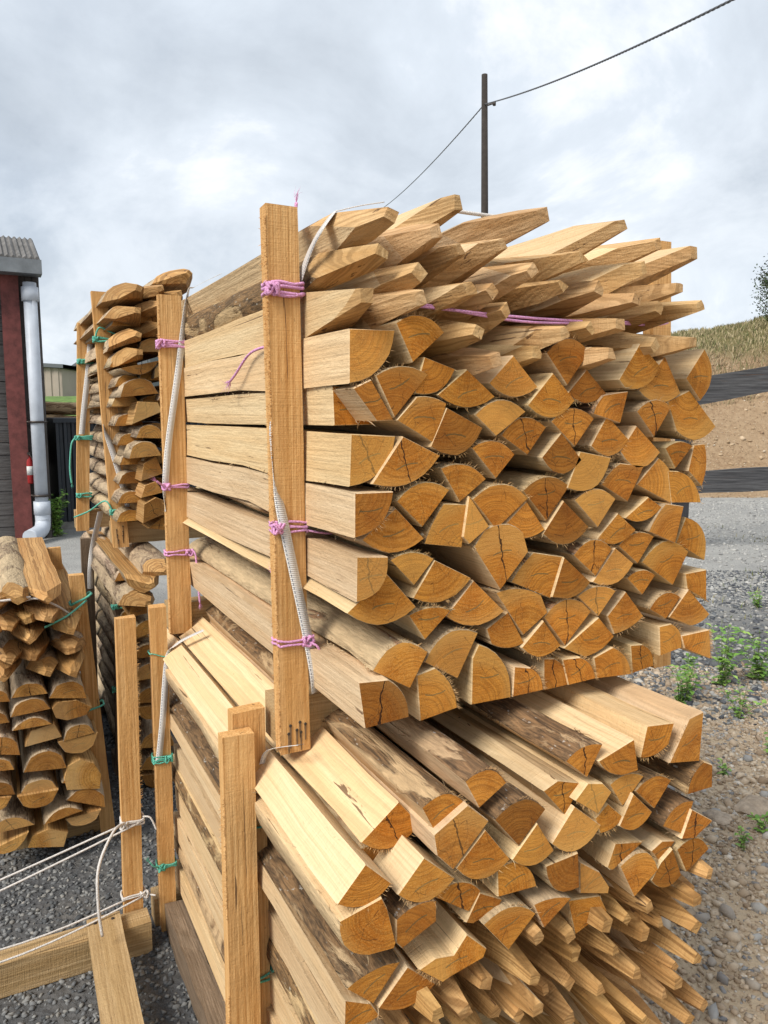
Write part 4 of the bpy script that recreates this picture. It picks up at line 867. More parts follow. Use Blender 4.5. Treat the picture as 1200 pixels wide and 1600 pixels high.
def shed(X0, X1, Y, zb, h, slope, col, name, label, door=None, dcol=(.04, .045, .05)):
    root = empty(name, wp(X0, Y, zb), YAW); w = X1 - X0; bm = bmesh.new(); n = int(w / .5)
    prof = [(w * i / n + d0, dy) for i in range(n) for d0, dy in ((0, 0), (.3, 0), (.34, .06), (.46, .06))]
    f = lambda x: h + slope(x / w)
    lo = [bm.verts.new((x, dy, -.5)) for x, dy in prof]; hi = [bm.verts.new((x, dy, f(x))) for x, dy in prof]
    for i in range(len(prof) - 1): bm.faces.new((lo[i], lo[i + 1], hi[i + 1], hi[i]))
    m_ = 8; A = [bm.verts.new((w * i / m_, .07, -.5)) for i in range(m_ + 1)]; B = [bm.verts.new((w * i / m_, .07, f(w * i / m_))) for i in range(m_ + 1)]; A2 = [bm.verts.new((w * i / m_, 14, -.5)) for i in range(m_ + 1)]; B2 = [bm.verts.new((w * i / m_, 14, f(w * i / m_))) for i in range(m_ + 1)]
    for i in range(m_): bm.faces.new((A[i], A[i + 1], B[i + 1], B[i])); bm.faces.new((A2[i], A2[i + 1], B2[i + 1], B2[i]))
    bm.faces.new((A[0], A2[0], B2[0], B[0])); bm.faces.new((A[-1], A2[-1], B2[-1], B[-1])); finish('wall', bm, plain(name + ' cladding', col, .7, .08, 1), root)
    bm = bmesh.new()
    for i in range(m_):
        x0, x1 = w * i / m_ - (.25 if i == 0 else 0), w * (i + 1) / m_ + (.25 if i == m_ - 1 else 0)
        v = [bm.verts.new(q) for q in ((x0, -.25, f(max(0, x0)) + .02), (x1, -.25, f(min(w, x1)) + .02), (x1, 14.2, f(min(w, x1)) + .02), (x0, 14.2, f(max(0, x0)) + .02), (x0, -.25, f(max(0, x0)) + .27), (x1, -.25, f(min(w, x1)) + .27), (x1, 14.2, f(min(w, x1)) + .27), (x0, 14.2, f(max(0, x0)) + .27))]
        for q in ((0, 1, 5, 4), (3, 2, 6, 7), (4, 5, 6, 7), (0, 1, 2, 3)): bm.faces.new([v[i_] for i_ in q])
    finish('roof', bm, plain(name + ' roof', (.11, .12, .13), .6), root)
    if door:
        for (x0, x1, z1, c, nm) in door:
            bm = bmesh.new(); box(bm, (x0, -.06, .0), (x1, -.005, z1)); finish(nm, bm, plain(nm + name, c, .6), root)
    tag(root, label, 'building'); return root
b1 = shed(-29.5, -21.9, 52, 2.6, 2.65, lambda t: -.55 * max(0, t - .35), (.36, .30, .25), 'beige_shed', 'beige clad shed in the distance behind the dark container', [(3.9, 5.6, 1.3, (.62, .62, .60), 'door')])
bm = bmesh.new(); box(bm, (3.6, -.35, 2.3), (4.3, -.005, 2.6)); finish('wall_lamp', bm, M['nail'], b1)
shed(-27.2, -19.5, 64, 2.9, 1.9, lambda t: 2.6 * min(t * 1.9, 1), (.13, .14, .15), 'grey_shed', 'dark grey pitched shed right of the distant beige shed', [(1.0, 2.4, 1.5, (.05, .07, .05), 'door')])

# ------------------------------------------------------------------ timber frames that hold the stacks
def post_mesh(bm, v0, v1, u0, u1, z0, z1, leanx=0, leany=0, fuzz=0, n=14, side=-1):
    rings = []; zs = [z0 + (z1 - z0) * i / n for i in range(n + 1)]; ph = random.uniform(0, 50)
    for i, z in enumerate(zs):
        lx = leanx * (z - z0) / (z1 - z0); ly = leany * (z - z0) / (z1 - z0); r = []
        for (a, b) in ((v0, u0), (v1, u0), (v1, u1), (v0, u1)):
            r.append(bm.verts.new((a + lx + .0015 * noise.noise((z * 4, a * 9 + ph, 0)), b + ly + .0012 * noise.noise((z * 4, b * 9, ph)), z + (.002 * random.uniform(-1, 1) if i == n else 0))))
        rings.append(r)
    for i in range(n):
        for k in range(4): bm.faces.new((rings[i][k], rings[i][(k + 1) % 4], rings[i + 1][(k + 1) % 4], rings[i + 1][k]))
    bm.faces.new(rings[0]); bm.faces.new(rings[-1])
    x = v0 if side < 0 else v1
    for _ in range(fuzz):
        t = random.random(); z = z0 + (z1 - z0) * t
        if noise.noise((z * 6, ph, 3)) < -.25: continue
        on_edge = random.random() < .75; y = u0 + (0 if on_edge else random.uniform(0, u1 - u0))
        splinter(bm, (x + leanx * t, y + leany * t, z), (side * 1., random.uniform(-.5, .3), random.uniform(-1.1, .3)), random.uniform(.003, .0085), .00065)
def nails(post, pts, y):
    for (x, z) in pts:
        bm = bmesh.new(); tube(bm, [(x, y - .0015, z), (x, y + .004, z)], .0032, 8); n_ = finish('nail', bm, M['nail'], post)
        L = random.uniform(.03, .05); bm = bmesh.new()
        v = [bm.verts.new(q) for q in ((x - .0022, y - .0012, z), (x + .0022, y - .0012, z), (x + .0014, y - .0012, z - L), (x - .0008, y - .0012, z - L * 1.05))]; w = [bm.verts.new(q.co + Vector((0, .0016, 0))) for q in v]
        bm.faces.new(v)
        for k in range(4): bm.faces.new((v[k], v[(k + 1) % 4], w[(k + 1) % 4], w[k]))
        finish('rust_streak', bm, M['rust'], post)
random.seed(21)
def frame(label, posts, beams, mats=('postz', 'beamx'), grp=None):
    root = empty('stacking_frame', (0, 0, 0)); first = None; out = []
    for p in posts:
        bm = bmesh.new(); post_mesh(bm, *p[:6], **(p[6] if len(p) > 6 else {})); o = finish('post', bm, M[mats[0]], root); out.append(o)
    for b in beams:
        bm = bmesh.new(); box(bm, b[:3], b[3:], 0, .0015, 16); finish('crossbeam', bm, M[mats[1]], root)
    tag(root, label, 'frame', grp); return root, out
fu, po = frame('timber frame holding the upper stack, four posts on two crossbeams', [
    (.500, .564, 1.42, 1.455, 1.002, 2.098, dict(leanx=-.012, fuzz=1500, n=24)), (.494, .564, 2.47, 2.505, .985, 2.078, dict(leanx=.0, fuzz=900, n=24)),
    (1.600, 1.665, 1.45, 1.485, 1.005, 2.145, dict(leanx=-.075, fuzz=200, n=18)), (1.600, 1.665, 2.47, 2.505, 1.0, 2.10, dict(leanx=-.06, n=10))],
    [(.503, 1.4565, 1.010, 1.66, 1.53, 1.104), (.497, 2.5065, .992, 1.66, 2.575, 1.079)])
nails(po[0], [(.520, 1.062), (.516, 1.045), (.534, 1.050), (.541, 1.066), (.543, 1.044), (.553, 1.060)], 1.4195)
fl, pl = frame('timber frame of the lower front stack with doubled front post', [
    (.385, .452, 1.45, 1.485, .0, 1.050, dict(fuzz=1100, n=20)), (.418, .488, 1.489, 1.525, .0, 1.082, dict(n=16)),
    (.413, .463, 2.39, 2.425, .0, 1.103, dict(fuzz=260, n=20, leanx=.003)), (1.50, 1.56, 1.45, 1.485, .0, .93, dict(n=10)), (1.50, 1.56, 2.39, 2.425, .0, 1.0, dict(n=10))],
    [(.40, 2.427, .0, 1.56, 2.50, .098), (.49, 1.527, .0, 1.56, 1.60, .098)])
bm = bmesh.new(); box(bm, (.425, 1.61, .005), (.485, 2.385, .10), 0, .003, 14)
sk = finish('skid_plank', bm, M['greyy']); tag(sk, 'grey weathered plank lying on edge along the foot of the lower stack', 'plank')
random.seed(3)
f3, p3 = frame('bright pine frame with string ties around the half-round stack at far left', [
    (.313, .368, 3.10, 3.14, .0, 1.087, dict(leanx=-.072, n=12)), (.262, .322, 4.0, 4.04, .0, 1.056, dict(leanx=-.04, n=10)), (-1.1, -1.04, 3.10, 3.14, .0, 1.08, dict(n=6))],
    [(-1.1, 3.142, .0, .36, 3.23, .09), (-1.1, 4.042, .0, .31, 4.13, .09)])
f4, p4 = frame('weathered grey frame of the stack below the rear stack', [
    (.440, .512, 3.60, 3.64, .0, 1.001, dict(leanx=.041, n=12)), (.40, .462, 4.4, 4.44, .0, 1.028, dict(leanx=.015, n=10))], [(.44, 3.642, .0, 1.4, 3.73, .09), (.40, 4.442, .0, 1.4, 4.53, .09)], ('greyz', 'greyx'))
f5, p5 = frame('sawn timber frame of the rear upper stack of half-round logs', [
    (.499, .570, 3.76, 3.80, 1.073, 2.268, dict(leanx=-.047, n=14)), (.405, .470, 4.5, 4.54, 1.06, 2.203, dict(leanx=.058, n=12))],
    [(.50, 3.802, 1.085, 1.5, 3.89, 1.19), (.405, 4.542, 1.07, 1.5, 4.62, 1.17)])
nails(p5[0], [(.515, 1.16), (.518, 1.135), (.522, 1.11), (.545, 1.175), (.544, 1.15), (.543, 1.13)], 3.7595)
# empty frame in the left foreground
random.seed(8); fe_ = empty('empty_frame', (0, 0, 0))
bm = bmesh.new(); post_mesh(bm, .298, .357, 2.395, 2.43, .0, 1.077, leanx=.016, fuzz=0, n=16)
for _ in range(160): z = random.uniform(.45, 1.0); splinter(bm, (.357 + .016 * z, 2.395, z), (1, -.2, random.uniform(-.8, .8)), random.uniform(.003, .011), .0006)
ep = finish('post', bm, M['postz'], fe_)
bm = bmesh.new(); box(bm, (-1.3, 2.31, .002), (.368, 2.391, .105), 0, .002, 16); finish('base_beam', bm, M['beamx'], fe_)
bm = bmesh.new(); box(bm, (-.05, -.9, 0), (.05, 0.0, .022), 0, .001, 12); pk = finish('plank', bm, M['beamy'], fe_, loc=(.232, 2.375, .1075), rz=R(-1.5))
for x in (-.026, .026): b_ = bmesh.new(); tube(b_, [(x, -.03, .020), (x, -.03, .0245)], .005, 8); finish('nail', b_, M['nail'], pk)
bm = bmesh.new(); box(bm, (-1.3, 1.2, .002), (.368, 1.28, .105), 0, .002, 8); finish('base_beam', bm, M['beamx'], fe_)
tag(fe_, 'empty timber frame on the gravel with one post and white strings', 'frame')

# ------------------------------------------------------------------ stakes in the stacks
SIDE = [M['side'], M['end'], M['peel'], M['cut']]; BARKY = [M['side'], M['end'], M['bark'], M['cut']]
def place_ends(data, L, sname, cname, matsf, gap, seed, fuzz=lambda i, x, z: 0, noun='split stake'):
    random.seed(seed); it = [(sum(p[0] for p in P) / len(P), sum(p[1] for p in P) / len(P)) for _, _, P in data]; rc = rows(it, gap)
    ars = sorted(area_of(P) if len(P) > 2 else .1 for _, _, P in data)
    for i, (u, b, P) in enumerate(data):
        a = area_of(P) if len(P) > 2 else None
        size = '' if a is None else ('narrow ' if a < ars[len(ars) // 3] else ('broad ' if a > ars[2 * len(ars) // 3] else 'medium '))
        sh = shape_word(P) if len(P) > 2 else ('flat side down' if b > 0 else 'round side down')
        o = stake(sname, u, P, b, L + random.uniform(-.04, .04), matsf(i, it[i]), tintv(), fuzz=fuzz(i, *it[i]), shred=0 if 'log' in noun else random.choice((0, 40, 90)), wob=.0042)
        r, c = rc[i]
        tag(o, f'{size}{noun}, {sh}, {ORD[c]} in {ORD[r]} row of butts, {cname}', 'stake' if 'stake' in noun else 'log', f'butt ends of the {cname}')
random.seed(77)
def mats_u(i, c):
    return BARKY if random.random() < .22 else SIDE
place_ends(UPPER_ENDS, 1.50, 'split_stake', 'upper stack', mats_u, .042, 1, lambda i, x, z: 70 if z < 1.17 else random.choice((0, 14, 26)))
LOWB = {6, 17, 18, 29, 30, 20, 24, 31, 14}
def mats_l(i, c): return BARKY if i in LOWB or (i not in (0, 1, 2, 4, 27, 28) and random.random() < .15) else SIDE
place_ends(LOWER_ENDS, 1.52, 'split_stake', 'lower front stack', mats_l, .042, 2, lambda i, x, z: 60 if i in (0, 17, 9) else random.choice((0, 14, 28)))
LEFTM = [M['cutd'], M['end2'], M['birch'], M['cut']]
place_ends(LEFT_ENDS, 1.4, 'half_round_log', 'far left stack', lambda i, c: LEFTM, .05, 3, noun='half-round log')
place_ends(FAR_TOP_ENDS, 1.5, 'half_round_log', 'rear upper stack', lambda i, c: LEFTM, .05, 4, noun='half-round log')
FILL = [(3.50, .45, [(.735 + .13 * (k % 2), z), (.60 + .13 * (k % 2), z - .004)]) for k, z in enumerate([1.24 + .062 * i for i in range(15)])]
place_ends(FILL, 1.4, 'half_round_log', 'inner rear stack', lambda i, c: LEFTM, .05, 9, noun='half-round log')
place_ends(FAR_LOW_ENDS, 1.5, 'half_round_log', 'rear lower stack', lambda i, c: LEFTM, .05, 5, noun='half-round log')
# boards showing on the left face of the lower stack below the first rows
random.seed(31)
for k, (z0, z1, v0, bk) in enumerate(((.555, .618, .487, 0), (.475, .548, .480, 1), (.39, .468, .484, 0), (.30, .382, .476, 0), (.205, .292, .482, 1), (.11, .197, .478, 0))):
    P = [(v0 + .006, z1), (v0 + .085, z1 - .004), (v0 + .085, z0 + .004), (v0 + .014, z0)] if bk else [(v0 + .085, z1 - .005), (v0, z1), (v0 + .002, z0), (v0 + .05, z0 - .004)]
    o = stake('split_stake', 1.0 + random.uniform(-.05, .03), P, .15, 1.5, BARKY if bk else SIDE, tintv(), mark=False, shred=70)
    tag(o, f'long split stake, side showing low in the lower front stack, {ORD[k]} of six downwards', 'stake', 'side stakes at the bottom of the lower front stack')
def quarter(r, roll):
    """wedge outline around 0,0 : two straight split sides and a bark arc"""
    pts = [(-.5, .42), (0, -.5), (.5, .42)]; c, s = math.cos(roll), math.sin(roll)
    return [((x * c - z * s) * r, (x * s + z * c) * r) for x, z in pts]
def place_tips(tips, L, cname, seed, rf, TL, gap, mats, half=False, offs=lambda t, k: (0, 0), noun='pointed stake', rolls=None, xmin=-9, cust=None):
    random.seed(seed); rc = rows([(t[1], t[2]) for t in tips], gap)
    for k, (u, x, z) in enumerate(tips):
        r = rf * random.uniform(.92, 1.12); roll = random.choice(rolls) + random.uniform(-.3, .3) if rolls else random.uniform(0, 6.28)
        ox, oz = offs((u, x, z), k); ox += random.uniform(-.008, .008); oz += random.uniform(-.006, .006)
        if half: 
            Q = [(.5 * r * 1.25, -.2 * r), (-.5 * r * 1.25, -.2 * r)]; c, s = math.cos(roll), math.sin(roll); Q = [(a * c - b * s, a * s + b * c) for a, b in Q]; bb = .42
            if abs(roll) > 1.6: bb = -.42
            if len(Q) == 2 and (Q[0][0] < Q[1][0]): Q = Q[::-1]
        else: Q = quarter(r, roll); bb = .2
        Q = [(a + x + ox, b + z + oz) for a, b in Q]; sh_ = max(0, xmin - min(outline(Q, bb)[0], key=lambda q: q.x).x); Q = [(a + sh_, b) for a, b in Q]
        if cust and k in cust: Q = cust[k]; sh_ = 0; x = max(x, min(q_[0] for q_ in Q) + .012)
        m = mats(k)
        o = stake('pointed_stake', u, Q, bb, L, m, tintv(.9, 1.1), point=(x + sh_ * .6, z, TL * random.uniform(.85, 1.2), random.choice((0, .35, -.35, .78))), mark=False, wob=.002, fuzz=0)
        rr, c_ = rc[k]
        tag(o, f'{noun}, {ORD[c_]} from left in {ORD[rr]} row of points, {cname}', 'stake', f'pointed ends of the {cname}')
place_tips(UPPER_TIPS, 1.55, 'upper stack', 12, .083, .31, .028, lambda k: (BARKY if k in (2,) else SIDE), rolls=(0, math.pi, math.pi, 1.57), xmin=.569, cust={7: [(.655, 1.925), (.5665, 1.938), (.567, 1.852)]}, offs=lambda t, k: (-.008, -.012))
place_tips(LOWER_TIPS, 1.45, 'lower front stack', 13, .080, .36, .05, lambda k: [M['side'], M['end'], M['peel'], M['cutd']], rolls=(0, math.pi), offs=lambda t, k: (-.01, -.004))
HALF = [M['cutd'], M['end2'], M['birch'], M['cutd']]
place_tips(LEFT_TIPS, 1.4, 'far left stack', 14, .105, .2, .045, lambda k: HALF, half=True, rolls=(0, math.pi), noun='half-round stake', offs=lambda t, k: (-.005, .0))
place_tips(FAR_TOP_TIPS, 1.5, 'rear upper stack', 15, .118, .24, .05, lambda k: HALF, half=True, rolls=(0,), noun='half-round stake', offs=lambda t, k: (-.03, -.01))
place_tips(FAR_LOW_TIPS, 1.5, 'rear lower stack', 16, .13, .17, .05, lambda k: HALF, half=True, rolls=(0, math.pi), noun='half-round stake', offs=lambda t, k: (-.02, .01))
# bark sides of the rear stacks seen past their posts
random.seed(41)
for nm, zz, v0, n_ in (('rear upper stack', (1.25, 2.12), .50, 11), ('rear lower stack', (.12, .98), .475, 10)):
    for k in range(n_):
        z = zz[1] - (zz[1] - zz[0]) * k / (n_ - 1); v = v0 + random.uniform(-.01, .012)
        P = [(v + .13, z - .028), (v, z - .03)]
        o = stake('half_round_log', 3.55 + random.uniform(-.05, .05), P, .42, 1.35, [M['cutd'], M['end2'], M['birch'], M['cut']], tintv(.9, 1.15), mark=False, wob=.005)
        tag(o, f'bark-covered log along the left side, {ORD[k]} from the top, {nm}', 'log', f'side logs of the {nm}')

# ------------------------------------------------------------------ twine, straps
def wrap(cx0, cx1, cy0, cy1, z, mat, label, turns=3, r=.0023, amp=.008, tail=None, knot=True, seed=1, extra=None, tilt=0.):
    random.seed(seed); bm = bmesh.new(); o_ = r * 1.1
    for s in range(turns):
        dz = (s - (turns - 1) / 2) * r * 1.9 + random.uniform(-1, 1) * r; z1 = z + dz; P = []
        c = [(cx0 - o_, cy0 - o_), (cx1 + o_, cy0 - o_), (cx1 + o_, cy1 + o_), (cx0 - o_, cy1 + o_), (cx0 - o_, cy0 - o_)]
        for i in range(4):
            for t in (.04, .3, .7, .96):
                x = c[i][0] + (c[i + 1][0] - c[i][0]) * t; y = c[i][1] + (c[i + 1][1] - c[i][1]) * t
                bulge = r * .6 if .2 < t < .8 else 0
                P.append((x + (bulge if i == 1 else -bulge if i == 3 else 0), y - (bulge if i == 0 else 0), z1 + random.uniform(-1, 1) * amp * .35 + tilt * (x - cx0)))
        P.append(P[0]); tube(bm, smooth_path(P, 3), r, 6)
    if knot:
        kx, ky = (cx0, cy0 - r) if knot is True else knot
        P = [(kx + math.sin(a * 1.7 + seed) * .011, ky - .006 + math.cos(a * 2.3) * .006, z + math.sin(a * 2.9 + 1) * .010) for a in [i * .45 for i in range(22)]]
        tube(bm, smooth_path(P, 3), r * 1.05, 6)
    if tail:
        for T in tail:
            q = smooth_path(T, 6); tube(bm, q, r, 6); e = q[-1]; d_ = (q[-1] - q[-3]).normalized()
            for _ in range(14): splinter(bm, e, d_ + Vector([random.uniform(-.35, .35) for _ in range(3)]), random.uniform(.015, .03), .0006)
    if extra and mat is not WH:
        for T, rr in extra: tube(bm, smooth_path(T, 6), rr, 6)
    o = tag(finish('twine_tie', bm, mat), label, 'twine')
    if extra and mat is WH:
        for T, rr in extra: bm = bmesh.new(); tube(bm, smooth_path(T, 6), rr, 6); finish('string', bm, mat, o)
    return o
PK, GN, WH = M['pink'], M['green'], M['white']
wrap(.495, .556, 1.42, 1.455, 1.940, PK, 'thick pink twine knotted round the top of the tall front post', 4, .0035, .010, seed=2, tail=[[(.56, 1.43, 1.938), (.572, 1.42, 1.936), (.585, 1.41, 1.934)], [(.555, 1.46, 2.03), (.558, 1.452, 2.08), (.561, 1.45, 2.115)]])
wrap(.499, .560, 1.42, 1.455, 1.478, PK, 'pink twine knotted at mid height of the tall front post', 4, .0026, .009, seed=3, tail=[], extra=[([(.56, 1.42, 1.482), (.60, 1.40, 1.474), (.64, 1.42, 1.468)], .0024), ([(.56, 1.42, 1.470), (.60, 1.41, 1.462), (.66, 1.44, 1.455)], .0024)])
wrap(.500, .564, 1.42, 1.455, 1.240, PK, 'pink twine near the bottom of the tall front post', 2, .0027, .008, seed=4, knot=(.560, 1.418), tail=[[(.555, 1.415, 1.24), (.572, 1.40, 1.232), (.580, 1.40, 1.218)]])
wrap(.494, .564, 2.47, 2.505, 1.925, PK, 'thick pink twine round the top of the rear left post', 4, .004, .012, seed=5)
wrap(.494, .564, 2.47, 2.505, 1.474, PK, 'pink twine knotted at mid height of the rear left post', 2, .0035, .010, seed=6, tail=[[(.494, 2.466, 1.475), (.475, 2.45, 1.485), (.462, 2.44, 1.495)]])
wrap(.494, .564, 2.47, 2.505, 1.255, PK, 'pink twine low on the rear left post with a long hanging tail', 2, .0033, .008, seed=7, knot=(.562, 2.468), tail=[[(.566, 2.465, 1.262), (.578, 2.45, 1.25), (.580, 2.44, 1.17), (.583, 2.43, 1.09)]])
for T, lb in (([(.556, 1.58, 1.852), (.548, 1.72, 1.845), (.54, 1.82, 1.80), (.538, 1.86, 1.785)], 'frayed pink twine end lying on the left side of the upper stack'), ([(.556, 1.49, 1.30), (.552, 1.53, 1.305), (.550, 1.57, 1.335)], 'short pink twine end left of the tall front post, low down')):
    bm = bmesh.new(); q = smooth_path(T, 6); tube(bm, q, .0032, 6)
    for _ in range(26): splinter(bm, q[-1], (q[-1] - q[-4]).normalized() + Vector([random.uniform(-.3, .3) for _ in range(3)]), random.uniform(.02, .05), .0008)
    tag(finish('twine_end', bm, PK), lb, 'twine')
bm = bmesh.new()
for k in range(2): tube(bm, smooth_path([(.57, 1.40 - k * .02, 1.935 - k * .012), (.70, 1.26, 1.905 + k * .005), (.95, 1.24, 1.895 - k * .008), (1.2, 1.26, 1.90), (1.42, 1.34, 1.915 + k * .01), (1.58, 1.44, 1.94)], 8), .0028, 6)
tag(finish('cross_twine', bm, PK), 'pink twine stretched between the points across the upper stack', 'twine')
def gw(*a, **k): return wrap(*a[:5], GN, a[5], **k)
gw(.413, .463, 2.39, 2.425, .955, 'thin green twine near the top of the rear post of the lower stack', turns=1, r=.002, knot=False, seed=1, extra=[([(.463, 2.385, .955), (.48, 2.37, .945), (.50, 2.36, .94)], .002)], tilt=-.3)
gw(.413, .465, 2.39, 2.425, .600, 'green twine knotted round the middle of the lower rear post', turns=4, r=.0027, seed=8, knot=(.455, 2.386))
gw(.413, .465, 2.39, 2.425, .232, 'green twine low on the lower rear post', turns=3, r=.0027, seed=9, knot=(.42, 2.386), tail=[[(.42, 2.385, .235), (.395, 2.37, .25), (.38, 2.37, .27)]])
gw(.420, .488, 1.489, 1.525, .83, 'green twine strand on the doubled front post, upper one', turns=1, r=.0022, knot=False, seed=2, tilt=-.25)
gw(.420, .488, 1.489, 1.525, .462, 'pair of green twine strands low on the doubled front post', turns=2, r=.0026, knot=False, seed=4, amp=.02, extra=[([(.488, 1.487, .465), (.50, 1.47, .485), (.512, 1.46, .49)], .0025)])
gw(.46, .53, 3.76, 3.80, 2.05, 'green twine tied in a loop at the top of the rear stack front post', turns=3, r=.004, seed=3, extra=[([(.455, 3.755, 2.04), (.475, 3.74, 2.10), (.52, 3.73, 2.085), (.575, 3.72, 2.055), (.53, 3.735, 2.045), (.46, 3.75, 2.04)], .004)])
gw(.50, .565, 3.76, 3.80, 1.245, 'green twine at the foot of the rear stack front post', turns=4, r=.004, seed=4, extra=[([(.50, 3.755, 1.25), (.47, 3.77, 1.30), (.41, 3.9, 1.24), (.36, 4.1, 1.19)], .004)])
gw(.465, .525, 4.5, 4.54, 1.995, 'green twine knot at the top of the rear stack back post', turns=3, r=.0055, seed=5)
gw(.445, .505, 4.5, 4.54, 1.58, 'green twine with hanging tail on the rear stack back post', turns=3, r=.005, seed=6, knot=(.43, 4.49), tail=[[(.43, 4.49, 1.585), (.40, 4.48, 1.55), (.385, 4.48, 1.42), (.39, 4.48, 1.33)]])
gw(.425, .485, 4.5, 4.54, 1.26, 'green twine low on the rear stack back post', turns=2, r=.005, seed=7)
gw(.466, .535, 3.60, 3.64, .825, 'thin green twine near the top of the grey post', turns=1, r=.004, knot=(.47, 3.597), seed=8, tilt=-.15)
gw(.452, .522, 3.60, 3.64, .43, 'green twine knot low on the grey post', turns=2, r=.0035, seed=9)
gw(.25, .312, 3.10, 3.14, .975, 'green twine round the leaning bright post of the far left stack', turns=1, r=.005, knot=False, seed=10, tilt=.45, extra=[([(.30, 3.095, .985), (.22, 3.0, .955), (.14, 2.95, .935)], .004)])
gw(.283, .340, 3.10, 3.14, .535, 'green twine halfway up the leaning bright post', turns=1, r=.004, knot=False, seed=11, tilt=.3)
gw(.225, .283, 4.0, 4.04, .86, 'green twine on the back post of the far left stack', turns=1, r=.004, knot=False, seed=12, tilt=.1)
wrap(.309, .368, 2.395, 2.43, .405, WH, 'white twine knotted round the post of the empty frame', 3, .0032, .008, seed=12, extra=[
    ([(.315, 2.39, .41), (-.2, 2.38, .30), (-.9, 2.36, .19)], .0032), ([(.36, 2.385, .405), (-.2, 2.34, .285), (-.9, 2.33, .16)], .0032),
    ([(.312, 2.385, .415), (.27, 2.33, .425), (.215, 2.25, .37), (.205, 2.22, .27), (.212, 2.215, .17)], .0045), ([(.368, 2.39, .42), (.39, 2.38, .415), (.405, 2.37, .375)], .003)])
wrap(.300, .362, 2.395, 2.43, .155, WH, 'white twine low on the post of the empty frame', 2, .003, .006, seed=13, knot=(.362, 2.39), extra=[
    ([(.305, 2.39, .15), (0, 2.36, .125), (-.5, 2.34, .15), (-.9, 2.34, .17)], .003), ([(.362, 2.385, .15), (0, 2.31, .123), (-.5, 2.28, .13), (-.9, 2.28, .15)], .003), ([(.365, 2.39, .16), (.38, 2.38, .152), (.395, 2.37, .15)], .003)])
def ribbon(name, pts, wd, label, mat=None, k=8):
    """pts: (point, width direction)"""
    P = smooth_path([p for p, _ in pts], k); Wd = smooth_path([w for _, w in pts], k); bm = bmesh.new(); uvl = bm.loops.layers.uv.new('mark'); prev = None; L = 0
    for i, (p, w) in enumerate(zip(P, Wd)):
        w = Vector(w); w = w.normalized() * wd / 2 if w.length > 1e-6 else w; t = (P[min(i + 1, len(P) - 1)] - P[max(0, i - 1)]).normalized(); nn = w.cross(t).normalized() * .0004
        if i: L += (p - P[i - 1]).length
        cur = [bm.verts.new(p - w - nn), bm.verts.new(p + w - nn), bm.verts.new(p + w + nn), bm.verts.new(p - w + nn)]
        if prev:
            for a in range(4):
                f = bm.faces.new((prev[0][a], prev[0][(a + 1) % 4], cur[(a + 1) % 4], cur[a])); f.smooth = True
                us = (-.5, .5, .5, -.5); vals = [(us[a], prev[1]), (us[(a + 1) % 4], prev[1]), (us[(a + 1) % 4], L), (us[a], L)]
                for lp, vv in zip(f.loops, vals): lp[uvl].uv = vv
        prev = (cur, L)
    return tag(finish(name, bm, mat or M['strap']), label, 'strap')
Y_ = Vector((0, 1, 0)); X_ = Vector((1, 0, 0)); Z_ = Vector((0, 0, 1))
ribbon('tension_strap', [((0.600, 1.356, 2.081), Y_), ((0.566, 1.344, 2.039), Y_), ((0.562, 1.392, 2.006), Y_), ((0.560, 1.436, 1.963), Y_)], .030, 'grey woven strap over the top corner behind the tall front post', k=6)
ribbon('tension_strap', [((.4935, 1.440, 1.70), Y_), ((.4945, 1.428, 1.60), Vector((.35, 1, 0))), ((.508, 1.414, 1.50), X_), ((.532, 1.414, 1.38), X_), ((.556, 1.413, 1.26), X_), ((.572, 1.414, 1.17), X_), ((.580, 1.43, 1.12), Vector((1, .5, 0)))], .021, 'grey woven strap slanting across the lower half of the tall front post')
ribbon('tension_strap', [((0.685, 2.440, 2.149), Y_), ((0.605, 2.455, 2.105), Y_), ((0.581, 2.460, 2.077), Vector((.6, 1, 0))), ((0.549, 2.464, 1.861), X_), ((0.511, 2.464, 1.639), X_), ((0.495, 2.464, 1.507), X_), ((0.492, 2.480, 1.392), Y_)], .021, 'grey woven strap running down the rear left post')
ribbon('tension_strap', [((.560, 2.30, 1.035), Y_), ((.49, 2.36, .985), Y_), ((.464, 2.385, .93), X_), ((.440, 2.385, .72), X_), ((.424, 2.385, .60), X_)], .02, 'grey strap slanting down the rear post of the lower stack')
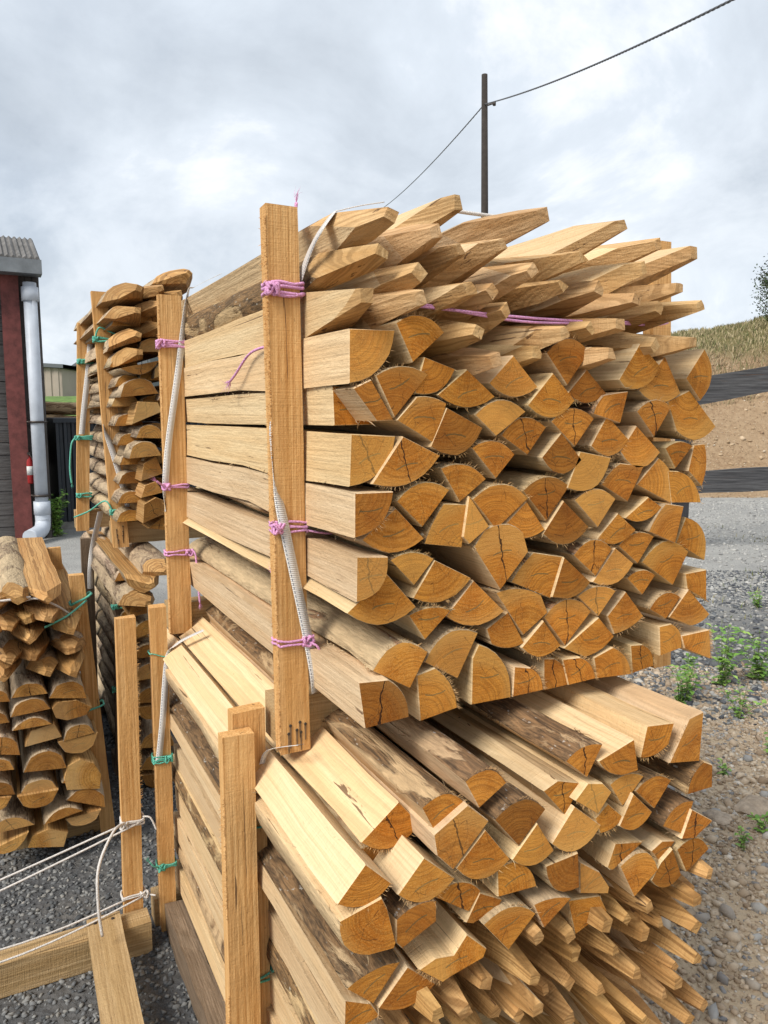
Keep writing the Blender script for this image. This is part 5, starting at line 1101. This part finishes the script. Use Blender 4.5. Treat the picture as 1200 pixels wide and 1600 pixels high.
ribbon('tension_strap', [((.52, 1.36, 1.045), X_), ((.487, 1.46, 1.00), X_), ((.478, 1.485, .96), X_)], .012, 'short grey strap under the foot of the tall front post', k=5)
ribbon('tension_strap', [((.475, 3.755, 1.66), Y_), ((.505, 3.755, 1.56), X_), ((.545, 3.755, 1.40), X_), ((.575, 3.755, 1.26), X_)], .028, 'grey strap twisted across the lower part of the rear stack front post')
ribbon('tension_strap', [((.525, 4.49, 2.12), X_), ((.505, 4.49, 1.95), X_), ((.475, 4.49, 1.75), X_), ((.455, 4.49, 1.60), X_)], .03, 'grey strap down the rear stack back post')
ribbon('tension_strap', [((.66, 3.40, 1.06), Y_), ((.58, 3.45, 1.0), Y_), ((.545, 3.585, .93), X_)], .016, 'pale strap over the big pointed stake behind the grey post')
ribbon('tension_strap', [((.50, 4.2, 1.20), X_), ((.475, 4.38, 1.0), X_), ((.455, 4.39, .86), X_), ((.45, 4.39, .75), X_)], .03, 'grey strap on the back post beside the far left stack')
bm = bmesh.new(); tube(bm, smooth_path([(0.646, 1.460, 2.110), (0.691, 1.440, 2.122), (0.750, 1.440, 2.137)], 6), .0012, 5); tag(finish('thin_cord', bm, WH), 'thin cord tight over the topmost stake behind the tall post', 'cord')
bm = bmesh.new(); tube(bm, smooth_path([(0.888, 1.400, 2.128), (0.944, 1.400, 2.128), (1.010, 1.410, 2.132)], 6), .004, 6); tag(finish('thin_cord', bm, WH), 'white cord between the two topmost points of the upper stack', 'cord')
bm = bmesh.new(); tube(bm, smooth_path([(.06, 2.98, 1.03), (.12, 2.955, 1.043), (.19, 2.98, 1.0), (.25, 3.06, .93)], 6), .004, 6); tube(bm, smooth_path([(-.25, 2.97, 1.045), (-.1, 2.955, 1.045), (.10, 2.95, 1.052)], 6), .005, 6); tag(finish('thin_cord', bm, WH), 'pale cord over the barky pointed stakes at far left', 'cord')
bm = bmesh.new(); q = smooth_path([(.505, 1.50, .39), (.512, 1.40, .42), (.516, 1.33, .435)], 5); tube(bm, q, .004, 6); tag(finish('thin_cord', bm, WH), 'white twine stub at the bottom centre beside the doubled post', 'cord')
